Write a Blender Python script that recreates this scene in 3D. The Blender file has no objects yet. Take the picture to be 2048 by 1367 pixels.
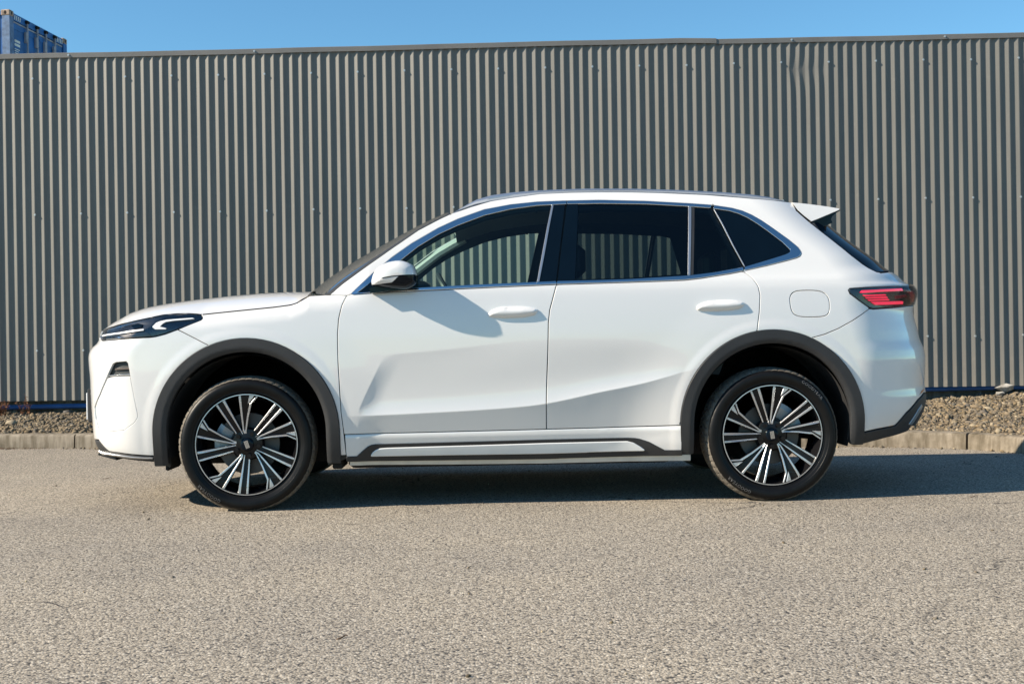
import bpy, math, random
import numpy as np
from mathutils import Vector, Matrix
from mathutils.geometry import delaunay_2d_cdt

random.seed(7)
RNG = np.random.default_rng(7)
SC = bpy.context.scene
COL = SC.collection

# ------------------------------------------------------------------ camera
FPX, CAM_H, ROLL = 2400.0, 0.859, 0.0163          # focal length in photo pixels, height, roll
cam = bpy.data.cameras.new('camera')
cam.sensor_width = 36.0
cam.lens = FPX / 2048.0 * 36.0
cam.clip_start = 0.05
cam.clip_end = 3000.0
cam.dof.use_dof = True
cam.dof.focus_distance = 7.0
cam.dof.aperture_fstop = 13.0
cam_ob = bpy.data.objects.new('camera', cam)
COL.objects.link(cam_ob)
cr, sr = math.cos(ROLL), math.sin(ROLL)
cam_ob.matrix_world = Matrix(((cr, sr, 0, 0), (0, 0, -1, 0), (-sr, cr, 0, CAM_H), (0, 0, 0, 1)))
SC.camera = cam_ob

# ------------------------------------------------------------------ sky, sun, exposure
LIGHT_DIR = Vector((1.0, 0.275, -0.63)).normalized()     # the way sunlight travels
SUN_EL = math.asin(-LIGHT_DIR.z)
SUN_ROT = math.atan2(-LIGHT_DIR.x, -LIGHT_DIR.y)
world = bpy.data.worlds.new('World')
SC.world = world
world.use_nodes = True
wn = world.node_tree
bg = wn.nodes['Background']
sky_tex = wn.nodes.new('ShaderNodeTexSky')
sky_tex.sky_type = 'NISHITA'
sky_tex.sun_disc = False
sky_tex.sun_elevation = SUN_EL
sky_tex.sun_rotation = SUN_ROT
sky_tex.air_density = 1.0
sky_tex.dust_density = 0.0
sky_tex.ozone_density = 3.0
sky_tint = wn.nodes.new('ShaderNodeMix')              # clear southern air: a little bluer all over than the model's
sky_tint.data_type = 'RGBA'; sky_tint.blend_type = 'MULTIPLY'; sky_tint.inputs[0].default_value = 1.0
sky_tint.inputs[7].default_value = (0.74, 1.11, 1.18, 1.0)
wn.links.new(sky_tex.outputs['Color'], sky_tint.inputs[6])
wn.links.new(sky_tint.outputs[2], bg.inputs['Color'])
bg.inputs['Strength'].default_value = 0.077
sun = bpy.data.lights.new('sun', 'SUN')
sun.energy = 5.0
sun.angle = math.radians(0.5)
sun.color = (1.0, 0.87, 0.70)
sun_ob = bpy.data.objects.new('sun', sun)
COL.objects.link(sun_ob)
sun_ob.rotation_euler = LIGHT_DIR.to_track_quat('-Z', 'Y').to_euler()
sun_ob.location = (-10, -8, 12)
SC.view_settings.view_transform = 'Standard'
SC.view_settings.look = 'None'
SC.view_settings.exposure = 0.88
SC.view_settings.gamma = 1.0
SC.view_settings.use_curve_mapping = False
SC.render.engine = 'CYCLES'
SC.cycles.max_bounces = 10
SC.cycles.transparent_max_bounces = 16
SC.cycles.caustics_reflective = False
SC.cycles.caustics_refractive = False

# ------------------------------------------------------------------ object helpers
def link(o, parent=None):
    COL.objects.link(o)
    if parent is not None:
        o.parent = parent
    return o

def empty(name, loc=(0, 0, 0), rz=0.0, parent=None):
    o = bpy.data.objects.new(name, None)
    o.location = loc
    o.rotation_euler = (0, 0, rz)
    o.empty_display_size = 0.2
    return link(o, parent)

def tag(o, label=None, category=None, group=None, kind=None):
    if label: o['label'] = label
    if category: o['category'] = category
    if group: o['group'] = group
    if kind: o['kind'] = kind
    return o

def mesh_obj(name, verts, faces, mat=None, parent=None, smooth=False, normals=None, flat_angle=None):
    me = bpy.data.meshes.new(name)
    me.from_pydata([tuple(map(float, v)) for v in verts], [], [tuple(int(i) for i in f) for f in faces])
    if mat is not None:
        me.materials.append(mat)
    if smooth or normals is not None:
        me.polygons.foreach_set('use_smooth', np.ones(len(me.polygons), dtype=bool))
    me.update()
    if normals is not None:
        me.normals_split_custom_set_from_vertices([tuple(map(float, n)) for n in normals])
    elif smooth and flat_angle is not None:
        me.set_sharp_from_angle(angle=flat_angle)
    o = bpy.data.objects.new(name, me)
    return link(o, parent)

class MB:
    """Collects simple solids into one mesh."""
    def __init__(self):
        self.v, self.f = [], []
    def add(self, verts, faces):
        b = len(self.v)
        self.v += [tuple(p) for p in verts]
        self.f += [tuple(i + b for i in f) for f in faces]
        return self
    def box(self, lo, hi, bev=0.0):
        (x0, y0, z0), (x1, y1, z1) = lo, hi
        if bev <= 0:
            v = [(x0, y0, z0), (x1, y0, z0), (x1, y1, z0), (x0, y1, z0), (x0, y0, z1), (x1, y0, z1), (x1, y1, z1), (x0, y1, z1)]
            return self.add(v, [(3, 2, 1, 0), (4, 5, 6, 7), (0, 1, 5, 4), (1, 2, 6, 5), (2, 3, 7, 6), (3, 0, 4, 7)])
        ring = [(x0 + bev, y0), (x1 - bev, y0), (x1, y0 + bev), (x1, y1 - bev), (x1 - bev, y1), (x0 + bev, y1), (x0, y1 - bev), (x0, y0 + bev)]
        cx, cy = (x0 + x1) / 2, (y0 + y1) / 2
        fx, fy = 1 - 2 * bev / max(x1 - x0, 1e-6), 1 - 2 * bev / max(y1 - y0, 1e-6)
        inner = [(cx + (a - cx) * fx, cy + (b - cy) * fy) for a, b in ring]
        v = [(a, b, z0) for a, b in inner] + [(a, b, z0 + bev) for a, b in ring] + [(a, b, z1 - bev) for a, b in ring] + [(a, b, z1) for a, b in inner]
        f = [tuple(reversed(range(8))), tuple(range(24, 32))]
        for k in range(3):
            for i in range(8):
                j = (i + 1) % 8
                f.append((k * 8 + i, k * 8 + j, k * 8 + 8 + j, k * 8 + 8 + i))
        return self.add(v, f)
    def tube(self, pts, rad, n=10, caps=True):
        pts = [Vector(p) for p in pts]
        m = len(pts)
        rads = rad if hasattr(rad, '__len__') else [rad] * m
        up = Vector((0, 0, 1))
        v = []
        for i, p in enumerate(pts):
            d = (pts[min(i + 1, m - 1)] - pts[max(i - 1, 0)]).normalized()
            a = d.cross(up)
            if a.length < 1e-3: a = d.cross(Vector((0, 1, 0)))
            a.normalize(); b = a.cross(d)
            for k in range(n):
                t = 2 * math.pi * k / n
                v.append(p + (a * math.cos(t) + b * math.sin(t)) * rads[i])
        f = []
        for i in range(m - 1):
            for k in range(n):
                j = (k + 1) % n
                f.append((i * n + k, i * n + j, (i + 1) * n + j, (i + 1) * n + k))
        if caps:
            f.append(tuple(range(n))); f.append(tuple(reversed(range((m - 1) * n, m * n))))
        return self.add(v, f)
    def prism(self, poly, y0, y1):
        """poly in (x, z), extruded along y"""
        n = len(poly)
        v = [(x, y0, z) for x, z in poly] + [(x, y1, z) for x, z in poly]
        f = [tuple(range(n)), tuple(reversed(range(n, 2 * n)))]
        f += [(i, n + i, n + (i + 1) % n, (i + 1) % n) for i in range(n)]
        return self.add(v, f)
    def build(self, name, mat, parent=None, smooth=False, angle=math.radians(35)):
        return mesh_obj(name, self.v, self.f, mat, parent, smooth, None, angle if smooth else None)

def copy_tree(o, parent=None, keep_name=True):
    c = o.copy()
    link(c, parent)
    for ch in list(o.children):
        copy_tree(ch, c)
    return c

# ------------------------------------------------------------------ materials
def new_mat(name):
    m = bpy.data.materials.new(name)
    m.use_nodes = True
    return m, m.node_tree, m.node_tree.nodes['Principled BSDF']

def setp(p, **kw):
    names = {'color': 'Base Color', 'rough': 'Roughness', 'metal': 'Metallic', 'coat': 'Coat Weight', 'coat_rough': 'Coat Roughness', 'spec': 'Specular IOR Level', 'ior': 'IOR'}
    for k, v in kw.items():
        p.inputs[names[k]].default_value = (*v, 1.0) if k == 'color' else v

def node(nt, typ, **kw):
    n = nt.nodes.new(typ)
    for k, v in kw.items():
        if k in n.inputs: n.inputs[k].default_value = v
        else: setattr(n, k, v)
    return n

def ramp(nt, stops, interp='LINEAR'):
    r = nt.nodes.new('ShaderNodeValToRGB')
    r.color_ramp.interpolation = interp
    while len(r.color_ramp.elements) < len(stops):
        r.color_ramp.elements.new(0.5)
    for e, (p, c) in zip(r.color_ramp.elements, stops):
        e.position = p
        e.color = (*c, 1.0) if len(c) == 3 else c
    return r

def plain(name, color, rough=0.5, metal=0.0, coat=0.0, var=0.08, scale=6.0, bump=0.0, bump_scale=300.0, spec=0.5, rvar=0.1):
    """procedural material: base colour with slight mottling, roughness variation and optional fine grain"""
    m, nt, p = new_mat(name)
    setp(p, rough=rough, metal=metal, coat=coat, coat_rough=0.03, spec=spec)
    tc = nt.nodes.new('ShaderNodeTexCoord')
    nz = node(nt, 'ShaderNodeTexNoise', Scale=scale, Detail=5.0)
    nt.links.new(tc.outputs['Object'], nz.inputs['Vector'])
    lo = tuple(max(0, c * (1 - var)) for c in color); hi = tuple(min(1, c * (1 + var)) for c in color)
    r = ramp(nt, [(0.3, lo), (0.7, hi)])
    nt.links.new(nz.outputs['Fac'], r.inputs['Fac'])
    nt.links.new(r.outputs['Color'], p.inputs['Base Color'])
    mr = node(nt, 'ShaderNodeMapRange')
    mr.inputs['To Min'].default_value = max(0.0, rough * (1 - rvar)); mr.inputs['To Max'].default_value = min(1.0, rough * (1 + rvar))
    nt.links.new(nz.outputs['Fac'], mr.inputs['Value'])
    nt.links.new(mr.outputs['Result'], p.inputs['Roughness'])
    if bump > 0:
        n2 = node(nt, 'ShaderNodeTexNoise', Scale=bump_scale, Detail=3.0)
        nt.links.new(tc.outputs['Object'], n2.inputs['Vector'])
        b = node(nt, 'ShaderNodeBump', Strength=bump, Distance=0.002)
        nt.links.new(n2.outputs['Fac'], b.inputs['Height'])
        nt.links.new(b.outputs['Normal'], p.inputs['Normal'])
    return m

def glass(name, tint, ior=1.45, rough=0.0, refl=1.0):
    m = bpy.data.materials.new(name)
    m.use_nodes = True
    nt = m.node_tree
    nt.nodes.clear()
    out = nt.nodes.new('ShaderNodeOutputMaterial')
    tr = nt.nodes.new('ShaderNodeBsdfTransparent'); tr.inputs['Color'].default_value = (*tint, 1)
    gl = nt.nodes.new('ShaderNodeBsdfGlossy'); gl.inputs['Roughness'].default_value = rough; gl.inputs['Color'].default_value = (refl, refl, refl, 1)
    fr = nt.nodes.new('ShaderNodeFresnel'); fr.inputs['IOR'].default_value = ior
    mx = nt.nodes.new('ShaderNodeMixShader')
    nt.links.new(fr.outputs['Fac'], mx.inputs['Fac'])
    nt.links.new(tr.outputs[0], mx.inputs[1]); nt.links.new(gl.outputs[0], mx.inputs[2])
    nt.links.new(mx.outputs[0], out.inputs['Surface'])
    return m

def mat_paint(name='white_paint'):
    m, nt, p = new_mat(name)
    setp(p, color=(0.71, 0.71, 0.705), rough=0.34, coat=1.0, coat_rough=0.015, spec=0.5)
    p.inputs['Coat IOR'].default_value = 1.7
    tc = nt.nodes.new('ShaderNodeTexCoord')
    # faint road dust low on the body
    sp = nt.nodes.new('ShaderNodeSeparateXYZ'); nt.links.new(tc.outputs['Object'], sp.inputs[0])
    nz = node(nt, 'ShaderNodeTexNoise', Scale=9.0, Detail=8.0); nt.links.new(tc.outputs['Object'], nz.inputs['Vector'])
    mr = node(nt, 'ShaderNodeMapRange'); mr.inputs['From Min'].default_value = 0.62; mr.inputs['From Max'].default_value = 0.25
    mr.inputs['To Min'].default_value = 0.0; mr.inputs['To Max'].default_value = 0.16
    nt.links.new(sp.outputs['Z'], mr.inputs['Value'])
    mul = node(nt, 'ShaderNodeMath', operation='MULTIPLY'); nt.links.new(mr.outputs[0], mul.inputs[0]); nt.links.new(nz.outputs['Fac'], mul.inputs[1])
    mix = node(nt, 'ShaderNodeMix', data_type='RGBA')
    mix.inputs[6].default_value = (0.71, 0.71, 0.705, 1); mix.inputs[7].default_value = (0.50, 0.46, 0.40, 1)
    nt.links.new(mul.outputs[0], mix.inputs[0]); nt.links.new(mix.outputs[2], p.inputs['Base Color'])
    # faint orange peel
    n2 = node(nt, 'ShaderNodeTexNoise', Scale=220.0, Detail=1.0); nt.links.new(tc.outputs['Object'], n2.inputs['Vector'])
    b = node(nt, 'ShaderNodeBump', Strength=0.02, Distance=0.0006); nt.links.new(n2.outputs['Fac'], b.inputs['Height'])
    nt.links.new(b.outputs['Normal'], p.inputs['Coat Normal'])
    return m

def mat_asphalt():
    m, nt, p = new_mat('asphalt')
    setp(p, rough=0.88, spec=0.25)
    tc = nt.nodes.new('ShaderNodeTexCoord')
    v = node(nt, 'ShaderNodeTexVoronoi', Scale=132.0); v.feature = 'F1'
    nt.links.new(tc.outputs['Object'], v.inputs['Vector'])
    big = node(nt, 'ShaderNodeTexNoise', Scale=0.9, Detail=6.0, Roughness=0.6); nt.links.new(tc.outputs['Object'], big.inputs['Vector'])
    mid = node(nt, 'ShaderNodeTexNoise', Scale=62.0, Detail=4.0); nt.links.new(tc.outputs['Object'], mid.inputs['Vector'])
    sep = nt.nodes.new('ShaderNodeSeparateColor'); nt.links.new(v.outputs['Color'], sep.inputs[0])
    stone = ramp(nt, [(0.0, (0.088, 0.079, 0.066)), (0.10, (0.265, 0.233, 0.188)), (0.55, (0.390, 0.346, 0.282)), (0.88, (0.47, 0.422, 0.347)), (1.0, (0.60, 0.555, 0.475))])
    nt.links.new(sep.outputs[0], stone.inputs['Fac'])
    # bitumen shows between the chips
    gap = node(nt, 'ShaderNodeMapRange'); gap.inputs['From Min'].default_value = 0.42; gap.inputs['From Max'].default_value = 0.66
    nt.links.new(v.outputs['Distance'], gap.inputs['Value'])
    gate = node(nt, 'ShaderNodeMapRange'); gate.inputs['From Min'].default_value = 0.42; gate.inputs['From Max'].default_value = 0.60
    nt.links.new(mid.outputs['Fac'], gate.inputs['Value'])
    gm = node(nt, 'ShaderNodeMath', operation='MULTIPLY'); nt.links.new(gap.outputs[0], gm.inputs[0]); nt.links.new(gate.outputs[0], gm.inputs[1])
    mix = node(nt, 'ShaderNodeMix', data_type='RGBA'); nt.links.new(gm.outputs[0], mix.inputs[0]); nt.links.new(stone.outputs['Color'], mix.inputs[6])
    mix.inputs[7].default_value = (0.045, 0.045, 0.048, 1)
    wear = ramp(nt, [(0.3, (0.86, 0.86, 0.87)), (0.7, (1.08, 1.06, 1.02))]); nt.links.new(big.outputs['Fac'], wear.inputs['Fac'])
    mul = node(nt, 'ShaderNodeMix', data_type='RGBA', blend_type='MULTIPLY'); mul.inputs[0].default_value = 1.0
    nt.links.new(mix.outputs[2], mul.inputs[6]); nt.links.new(wear.outputs['Color'], mul.inputs[7])
    st = node(nt, 'ShaderNodeTexNoise', Scale=0.33, Detail=9.0, Roughness=0.72, Distortion=0.6); nt.links.new(tc.outputs['Object'], st.inputs['Vector'])
    str_ = ramp(nt, [(0.34, (0.74, 0.745, 0.76)), (0.47, (0.97, 0.97, 0.97)), (0.62, (1.03, 1.02, 1.0))]); nt.links.new(st.outputs['Fac'], str_.inputs['Fac'])
    mul2 = node(nt, 'ShaderNodeMix', data_type='RGBA', blend_type='MULTIPLY'); mul2.inputs[0].default_value = 0.75
    nt.links.new(mul.outputs[2], mul2.inputs[6]); nt.links.new(str_.outputs['Color'], mul2.inputs[7])
    wob = node(nt, 'ShaderNodeTexNoise', Scale=3.0, Detail=6.0); nt.links.new(tc.outputs['Object'], wob.inputs['Vector'])
    wa = node(nt, 'ShaderNodeMix', data_type='VECTOR'); wa.inputs[0].default_value = 0.22; nt.links.new(tc.outputs['Object'], wa.inputs[4]); nt.links.new(wob.outputs['Color'], wa.inputs[5])
    cv = node(nt, 'ShaderNodeTexVoronoi', Scale=0.75); cv.feature = 'DISTANCE_TO_EDGE'; nt.links.new(wa.outputs[1], cv.inputs['Vector'])
    cl = node(nt, 'ShaderNodeMapRange'); cl.inputs['From Min'].default_value = 0.0034; cl.inputs['From Max'].default_value = 0.0010; nt.links.new(cv.outputs['Distance'], cl.inputs['Value'])
    cg = node(nt, 'ShaderNodeMapRange'); cg.inputs['From Min'].default_value = 0.52; cg.inputs['From Max'].default_value = 0.60; nt.links.new(big.outputs['Fac'], cg.inputs['Value'])
    cm = node(nt, 'ShaderNodeMath', operation='MULTIPLY'); nt.links.new(cl.outputs[0], cm.inputs[0]); nt.links.new(cg.outputs[0], cm.inputs[1])
    crk = node(nt, 'ShaderNodeMix', data_type='RGBA'); nt.links.new(cm.outputs[0], crk.inputs[0]); nt.links.new(mul2.outputs[2], crk.inputs[6]); crk.inputs[7].default_value = (0.06, 0.055, 0.05, 1)
    nt.links.new(crk.outputs[2], p.inputs['Base Color'])
    inv = node(nt, 'ShaderNodeMath', operation='SUBTRACT'); inv.inputs[0].default_value = 1.0; nt.links.new(v.outputs['Distance'], inv.inputs[1])
    add = node(nt, 'ShaderNodeMath', operation='ADD'); nt.links.new(inv.outputs[0], add.inputs[0]); nt.links.new(sep.outputs[1], add.inputs[1])
    b = node(nt, 'ShaderNodeBump', Strength=0.75, Distance=0.0035); nt.links.new(add.outputs[0], b.inputs['Height'])
    nt.links.new(b.outputs['Normal'], p.inputs['Normal'])
    return m

def mat_stone(name, cols, scale=9.0, rand=True):
    """stone with colour chosen per connected piece"""
    m, nt, p = new_mat(name)
    setp(p, rough=0.9, spec=0.2)
    geo = nt.nodes.new('ShaderNodeNewGeometry')
    tc = nt.nodes.new('ShaderNodeTexCoord')
    nz = node(nt, 'ShaderNodeTexNoise', Scale=60.0, Detail=4.0); nt.links.new(tc.outputs['Object'], nz.inputs['Vector'])
    r = ramp(nt, [(i / max(1, len(cols) - 1), c) for i, c in enumerate(cols)])
    nt.links.new(geo.outputs['Random Per Island'], r.inputs['Fac'])
    mr = ramp(nt, [(0.25, (0.75, 0.75, 0.75)), (0.75, (1.15, 1.13, 1.1))]); nt.links.new(nz.outputs['Fac'], mr.inputs['Fac'])
    mul = node(nt, 'ShaderNodeMix', data_type='RGBA', blend_type='MULTIPLY'); mul.inputs[0].default_value = 1.0
    nt.links.new(r.outputs['Color'], mul.inputs[6]); nt.links.new(mr.outputs['Color'], mul.inputs[7]); nt.links.new(mul.outputs[2], p.inputs['Base Color'])
    return m

def mat_concrete(name, col, stain):
    m, nt, p = new_mat(name)
    setp(p, rough=0.9, spec=0.25)
    tc = nt.nodes.new('ShaderNodeTexCoord')
    n1 = node(nt, 'ShaderNodeTexNoise', Scale=3.5, Detail=8.0, Roughness=0.7); nt.links.new(tc.outputs['Object'], n1.inputs['Vector'])
    mp = nt.nodes.new('ShaderNodeMapping'); mp.inputs['Scale'].default_value = (30, 30, 4); nt.links.new(tc.outputs['Object'], mp.inputs['Vector'])
    n2 = node(nt, 'ShaderNodeTexNoise', Scale=1.0, Detail=6.0); nt.links.new(mp.outputs[0], n2.inputs['Vector'])
    r1 = ramp(nt, [(0.3, stain), (0.62, col)]); nt.links.new(n1.outputs['Fac'], r1.inputs['Fac'])
    r2 = ramp(nt, [(0.3, (0.55, 0.53, 0.49)), (0.62, (1.05, 1.05, 1.05))]); nt.links.new(n2.outputs['Fac'], r2.inputs['Fac'])
    mul = node(nt, 'ShaderNodeMix', data_type='RGBA', blend_type='MULTIPLY'); mul.inputs[0].default_value = 1.0
    nt.links.new(r1.outputs['Color'], mul.inputs[6]); nt.links.new(r2.outputs['Color'], mul.inputs[7]); nt.links.new(mul.outputs[2], p.inputs['Base Color'])
    n3 = node(nt, 'ShaderNodeTexNoise', Scale=120.0, Detail=4.0); nt.links.new(tc.outputs['Object'], n3.inputs['Vector'])
    b = node(nt, 'ShaderNodeBump', Strength=0.5, Distance=0.004); nt.links.new(n3.outputs['Fac'], b.inputs['Height']); nt.links.new(b.outputs['Normal'], p.inputs['Normal'])
    return m

def mat_fence():
    m, nt, p = new_mat('grey_coated_steel')
    setp(p, rough=0.5, spec=0.4)
    tc = nt.nodes.new('ShaderNodeTexCoord')
    mp = nt.nodes.new('ShaderNodeMapping'); mp.inputs['Scale'].default_value = (9, 9, 0.7); nt.links.new(tc.outputs['Object'], mp.inputs['Vector'])
    n1 = node(nt, 'ShaderNodeTexNoise', Scale=1.0, Detail=7.0, Roughness=0.65); nt.links.new(mp.outputs[0], n1.inputs['Vector'])
    r1 = ramp(nt, [(0.3, (0.132, 0.131, 0.121)), (0.7, (0.168, 0.166, 0.154))]); nt.links.new(n1.outputs['Fac'], r1.inputs['Fac'])
    # dust and scuffs toward the foot
    n2 = node(nt, 'ShaderNodeTexNoise', Scale=14.0, Detail=6.0); nt.links.new(tc.outputs['Object'], n2.inputs['Vector'])
    r2 = ramp(nt, [(0.62, (0, 0, 0)), (0.80, (1, 1, 1))]); nt.links.new(n2.outputs['Fac'], r2.inputs['Fac'])
    mix = node(nt, 'ShaderNodeMix', data_type='RGBA'); mix.inputs[7].default_value = (0.225, 0.215, 0.195, 1)
    sc = node(nt, 'ShaderNodeMath', operation='MULTIPLY'); sc.inputs[1].default_value = 0.35; nt.links.new(r2.outputs['Color'], sc.inputs[0])
    nt.links.new(sc.outputs[0], mix.inputs[0]); nt.links.new(r1.outputs['Color'], mix.inputs[6])
    oi = nt.nodes.new('ShaderNodeObjectInfo')
    rr = ramp(nt, [(0.0, (0.93, 0.93, 0.94)), (1.0, (1.06, 1.05, 1.03))]); nt.links.new(oi.outputs['Random'], rr.inputs['Fac'])
    # rain-splashed dust on the lowest hand's breadth
    sp = nt.nodes.new('ShaderNodeSeparateXYZ'); nt.links.new(tc.outputs['Object'], sp.inputs[0])
    du = node(nt, 'ShaderNodeMapRange'); du.inputs['From Min'].default_value = 0.75; du.inputs['From Max'].default_value = 0.34; du.inputs['To Max'].default_value = 0.5
    nt.links.new(sp.outputs['Z'], du.inputs['Value'])
    dn = node(nt, 'ShaderNodeMath', operation='MULTIPLY'); nt.links.new(du.outputs[0], dn.inputs[0]); nt.links.new(n2.outputs['Fac'], dn.inputs[1])
    mx = node(nt, 'ShaderNodeMix', data_type='RGBA', blend_type='MULTIPLY'); mx.inputs[0].default_value = 1.0
    nt.links.new(mix.outputs[2], mx.inputs[6]); nt.links.new(rr.outputs['Color'], mx.inputs[7])
    m2 = node(nt, 'ShaderNodeMix', data_type='RGBA'); m2.inputs[7].default_value = (0.24, 0.205, 0.16, 1)
    nt.links.new(dn.outputs[0], m2.inputs[0]); nt.links.new(mx.outputs[2], m2.inputs[6]); nt.links.new(m2.outputs[2], p.inputs['Base Color'])
    return m

M = {}
M['paint'] = mat_paint()
M['cladding'] = plain('black_textured_plastic', (0.021, 0.022, 0.024), 0.55, bump=0.25, bump_scale=900, var=0.15)
M['gloss_black'] = plain('gloss_black', (0.002, 0.006, 0.012), 0.05, var=0.1, spec=0.2)
M['shell'] = plain('dark_inner_body', (0.040, 0.046, 0.048), 0.75)
M['liner'] = plain('wheel_well_felt', (0.010, 0.010, 0.011), 0.9, bump=0.3, bump_scale=500)
M['trim_cloth'] = plain('grey_cabin_trim', (0.20, 0.21, 0.21), 0.85)
M['cabin_light'] = plain('pale_pillar_trim', (0.42, 0.43, 0.42), 0.7)
M['seat'] = plain('dark_seat_leather', (0.03, 0.032, 0.035), 0.5)
M['chrome'] = plain('bright_trim', (0.62, 0.65, 0.68), 0.10, metal=1.0, var=0.03)
M['satin'] = plain('satin_silver', (0.55, 0.56, 0.57), 0.32, metal=0.85, var=0.04)
M['silver_plastic'] = plain('silver_paint', (0.74, 0.74, 0.73), 0.4, metal=0.0, coat=0.2, var=0.04)
M['rail'] = plain('silver_rail', (0.40, 0.45, 0.52), 0.30, metal=0.75, var=0.04)
M['machined'] = plain('machined_alloy', (0.60, 0.61, 0.63), 0.28, metal=0.8, var=0.05, scale=30)
M['wheel_black'] = plain('wheel_gloss_black', (0.007, 0.007, 0.008), 0.22, var=0.1, spec=0.28)
M['rubber'] = plain('tyre_rubber', (0.0055, 0.0056, 0.006), 0.40, var=0.25, scale=18, bump=0.1, bump_scale=700, spec=0.22)
M['tread'] = plain('tyre_tread_rubber', (0.125, 0.110, 0.090), 0.9, var=0.35, scale=40, bump=0.3, bump_scale=400)
M['letter'] = plain('tyre_letter_rubber', (0.12, 0.12, 0.12), 0.5)  # paler than the tyre: light caught by the raised letters is painted in
M['disc'] = plain('brake_disc_iron', (0.11, 0.105, 0.10), 0.5, metal=0.5, var=0.15)
M['caliper'] = plain('caliper_alloy', (0.42, 0.44, 0.45), 0.5, metal=0.6)
M['glass_front'] = glass('clear_green_glass', (0.82, 0.96, 0.92))
M['glass_rear'] = glass('privacy_glass', (0.36, 0.44, 0.44))
M['glass_screen'] = glass('windscreen_glass', (0.58, 0.74, 0.67), 1.08, 0.0, 0.8)
M['lens'] = glass('lamp_lens', (0.96, 0.97, 0.98), 1.22)
M['lamp_dark'] = plain('lamp_housing', (0.012, 0.016, 0.024), 0.22, coat=1.0, var=0.4, scale=25)
M['drl'] = plain('lamp_white_guide', (0.72, 0.73, 0.74), 0.3, coat=0.6, var=0.02)
M['lamp_warm'] = plain('lamp_bronze_reflector', (0.09, 0.07, 0.06), 0.3, coat=0.8, var=0.3)
M['red'] = plain('lamp_red', (0.95, 0.015, 0.075), 0.25, coat=1.0, var=0.1)
_p = M['red'].node_tree.nodes['Principled BSDF']            # tail lamp red: faint glow added to brighten the bars
_p.inputs['Emission Color'].default_value = (1.0, 0.01, 0.07, 1); _p.inputs['Emission Strength'].default_value = 0.30
M['dark_red'] = plain('lamp_dark_red', (0.22, 0.012, 0.03), 0.2, coat=1.0, var=0.3)
M['orange'] = plain('reflector_orange', (0.62, 0.17, 0.05), 0.3, coat=0.6)
M['plate'] = plain('number_plate_white', (0.75, 0.76, 0.78), 0.4)
M['sticker'] = plain('paper_sticker', (0.78, 0.84, 0.80), 0.7, var=0.03)
M['ink'] = plain('printed_ink', (0.10, 0.16, 0.14), 0.7)
M['alu'] = plain('tray_aluminium', (0.62, 0.60, 0.55), 0.6, metal=0.1, var=0.12, scale=9)
M['asphalt'] = mat_asphalt()
M['kerb'] = mat_concrete('kerb_concrete', (0.285, 0.248, 0.197), (0.125, 0.105, 0.075))
M['plinth'] = mat_concrete('plinth_concrete', (0.20, 0.19, 0.17), (0.10, 0.095, 0.085))
M['patch'] = mat_concrete('pale_concrete', (0.44, 0.42, 0.38), (0.30, 0.28, 0.25))
M['gravel'] = mat_stone('gravel_stone', [(0.08, 0.066, 0.046), (0.21, 0.162, 0.10), (0.14, 0.122, 0.098), (0.26, 0.20, 0.125), (0.11, 0.105, 0.098), (0.18, 0.145, 0.092), (0.34, 0.29, 0.21)])
M['soil'] = plain('gravel_bed', (0.14, 0.110, 0.072), 0.95, var=0.45, scale=26, bump=1.0, bump_scale=90)
M['fence'] = mat_fence()
M['cap'] = plain('cap_flashing_steel', (0.155, 0.150, 0.142), 0.48, var=0.1, scale=3)
M['screw'] = plain('galvanised_screw', (0.55, 0.55, 0.54), 0.4, metal=0.7)
M['rust_screw'] = plain('weathered_screw', (0.30, 0.24, 0.18), 0.7, metal=0.3)
M['pipe'] = plain('blue_pipe', (0.012, 0.075, 0.24), 0.45, var=0.25)
M['post'] = plain('fence_post_steel', (0.20, 0.20, 0.20), 0.6)
M['dry'] = plain('dry_weed', (0.20, 0.085, 0.035), 0.9, var=0.5, scale=60)
M['leaf'] = plain('dead_leaf', (0.11, 0.06, 0.032), 0.9, var=0.4, scale=60)
M['cont_blue'] = plain('container_blue', (0.003, 0.095, 0.30), 0.55, var=0.35, scale=4)
M['cont_grey'] = plain('container_weathered_steel', (0.30, 0.31, 0.34), 0.7, var=0.25, scale=8)
M['cont_faded'] = plain('container_faded_blue', (0.10, 0.17, 0.29), 0.7, var=0.4, scale=9)
M['cont_rust'] = plain('container_rusty_casting', (0.33, 0.25, 0.19), 0.85, var=0.45, scale=11)
M['cont_white'] = plain('container_marking', (0.62, 0.64, 0.58), 0.7, var=0.12)
M['hole'] = plain('dark_hollow', (0.006, 0.006, 0.007), 0.95)

# ------------------------------------------------------------------ survey: bearings measured in the photo -> places on the site
# the surveyed station is fixed here; moving the camera does not move anything that was measured
S_F, S_H, S_R = 2400.0, 0.859, 0.0163
S_C, S_S = math.cos(S_R), math.sin(S_R)
def bearing(px, py):
    u = np.asarray(px, float) - 1024.0; v = 683.5 - np.asarray(py, float)
    return (u * S_C + v * S_S) / S_F, (-u * S_S + v * S_C) / S_F
def on_ground(px, py, z=0.0):
    a, b = bearing(px, py)
    t = (z - S_H) / b
    return (float(a * t), float(t), z)
def at_depth(px, py, Y):
    a, b = bearing(px, py)
    return (float(a * Y), float(Y), float(S_H + b * Y))

# ================================================================== SETTING
# ------------------------------------------------------------------ asphalt yard
g = MB()
g.add([(-400, -400, 0), (400, -400, 0), (400, 400, 0), (-400, 400, 0)], [(0, 1, 2, 3)])
ground = tag(g.build('ground', M['asphalt']), kind='structure')

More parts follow.
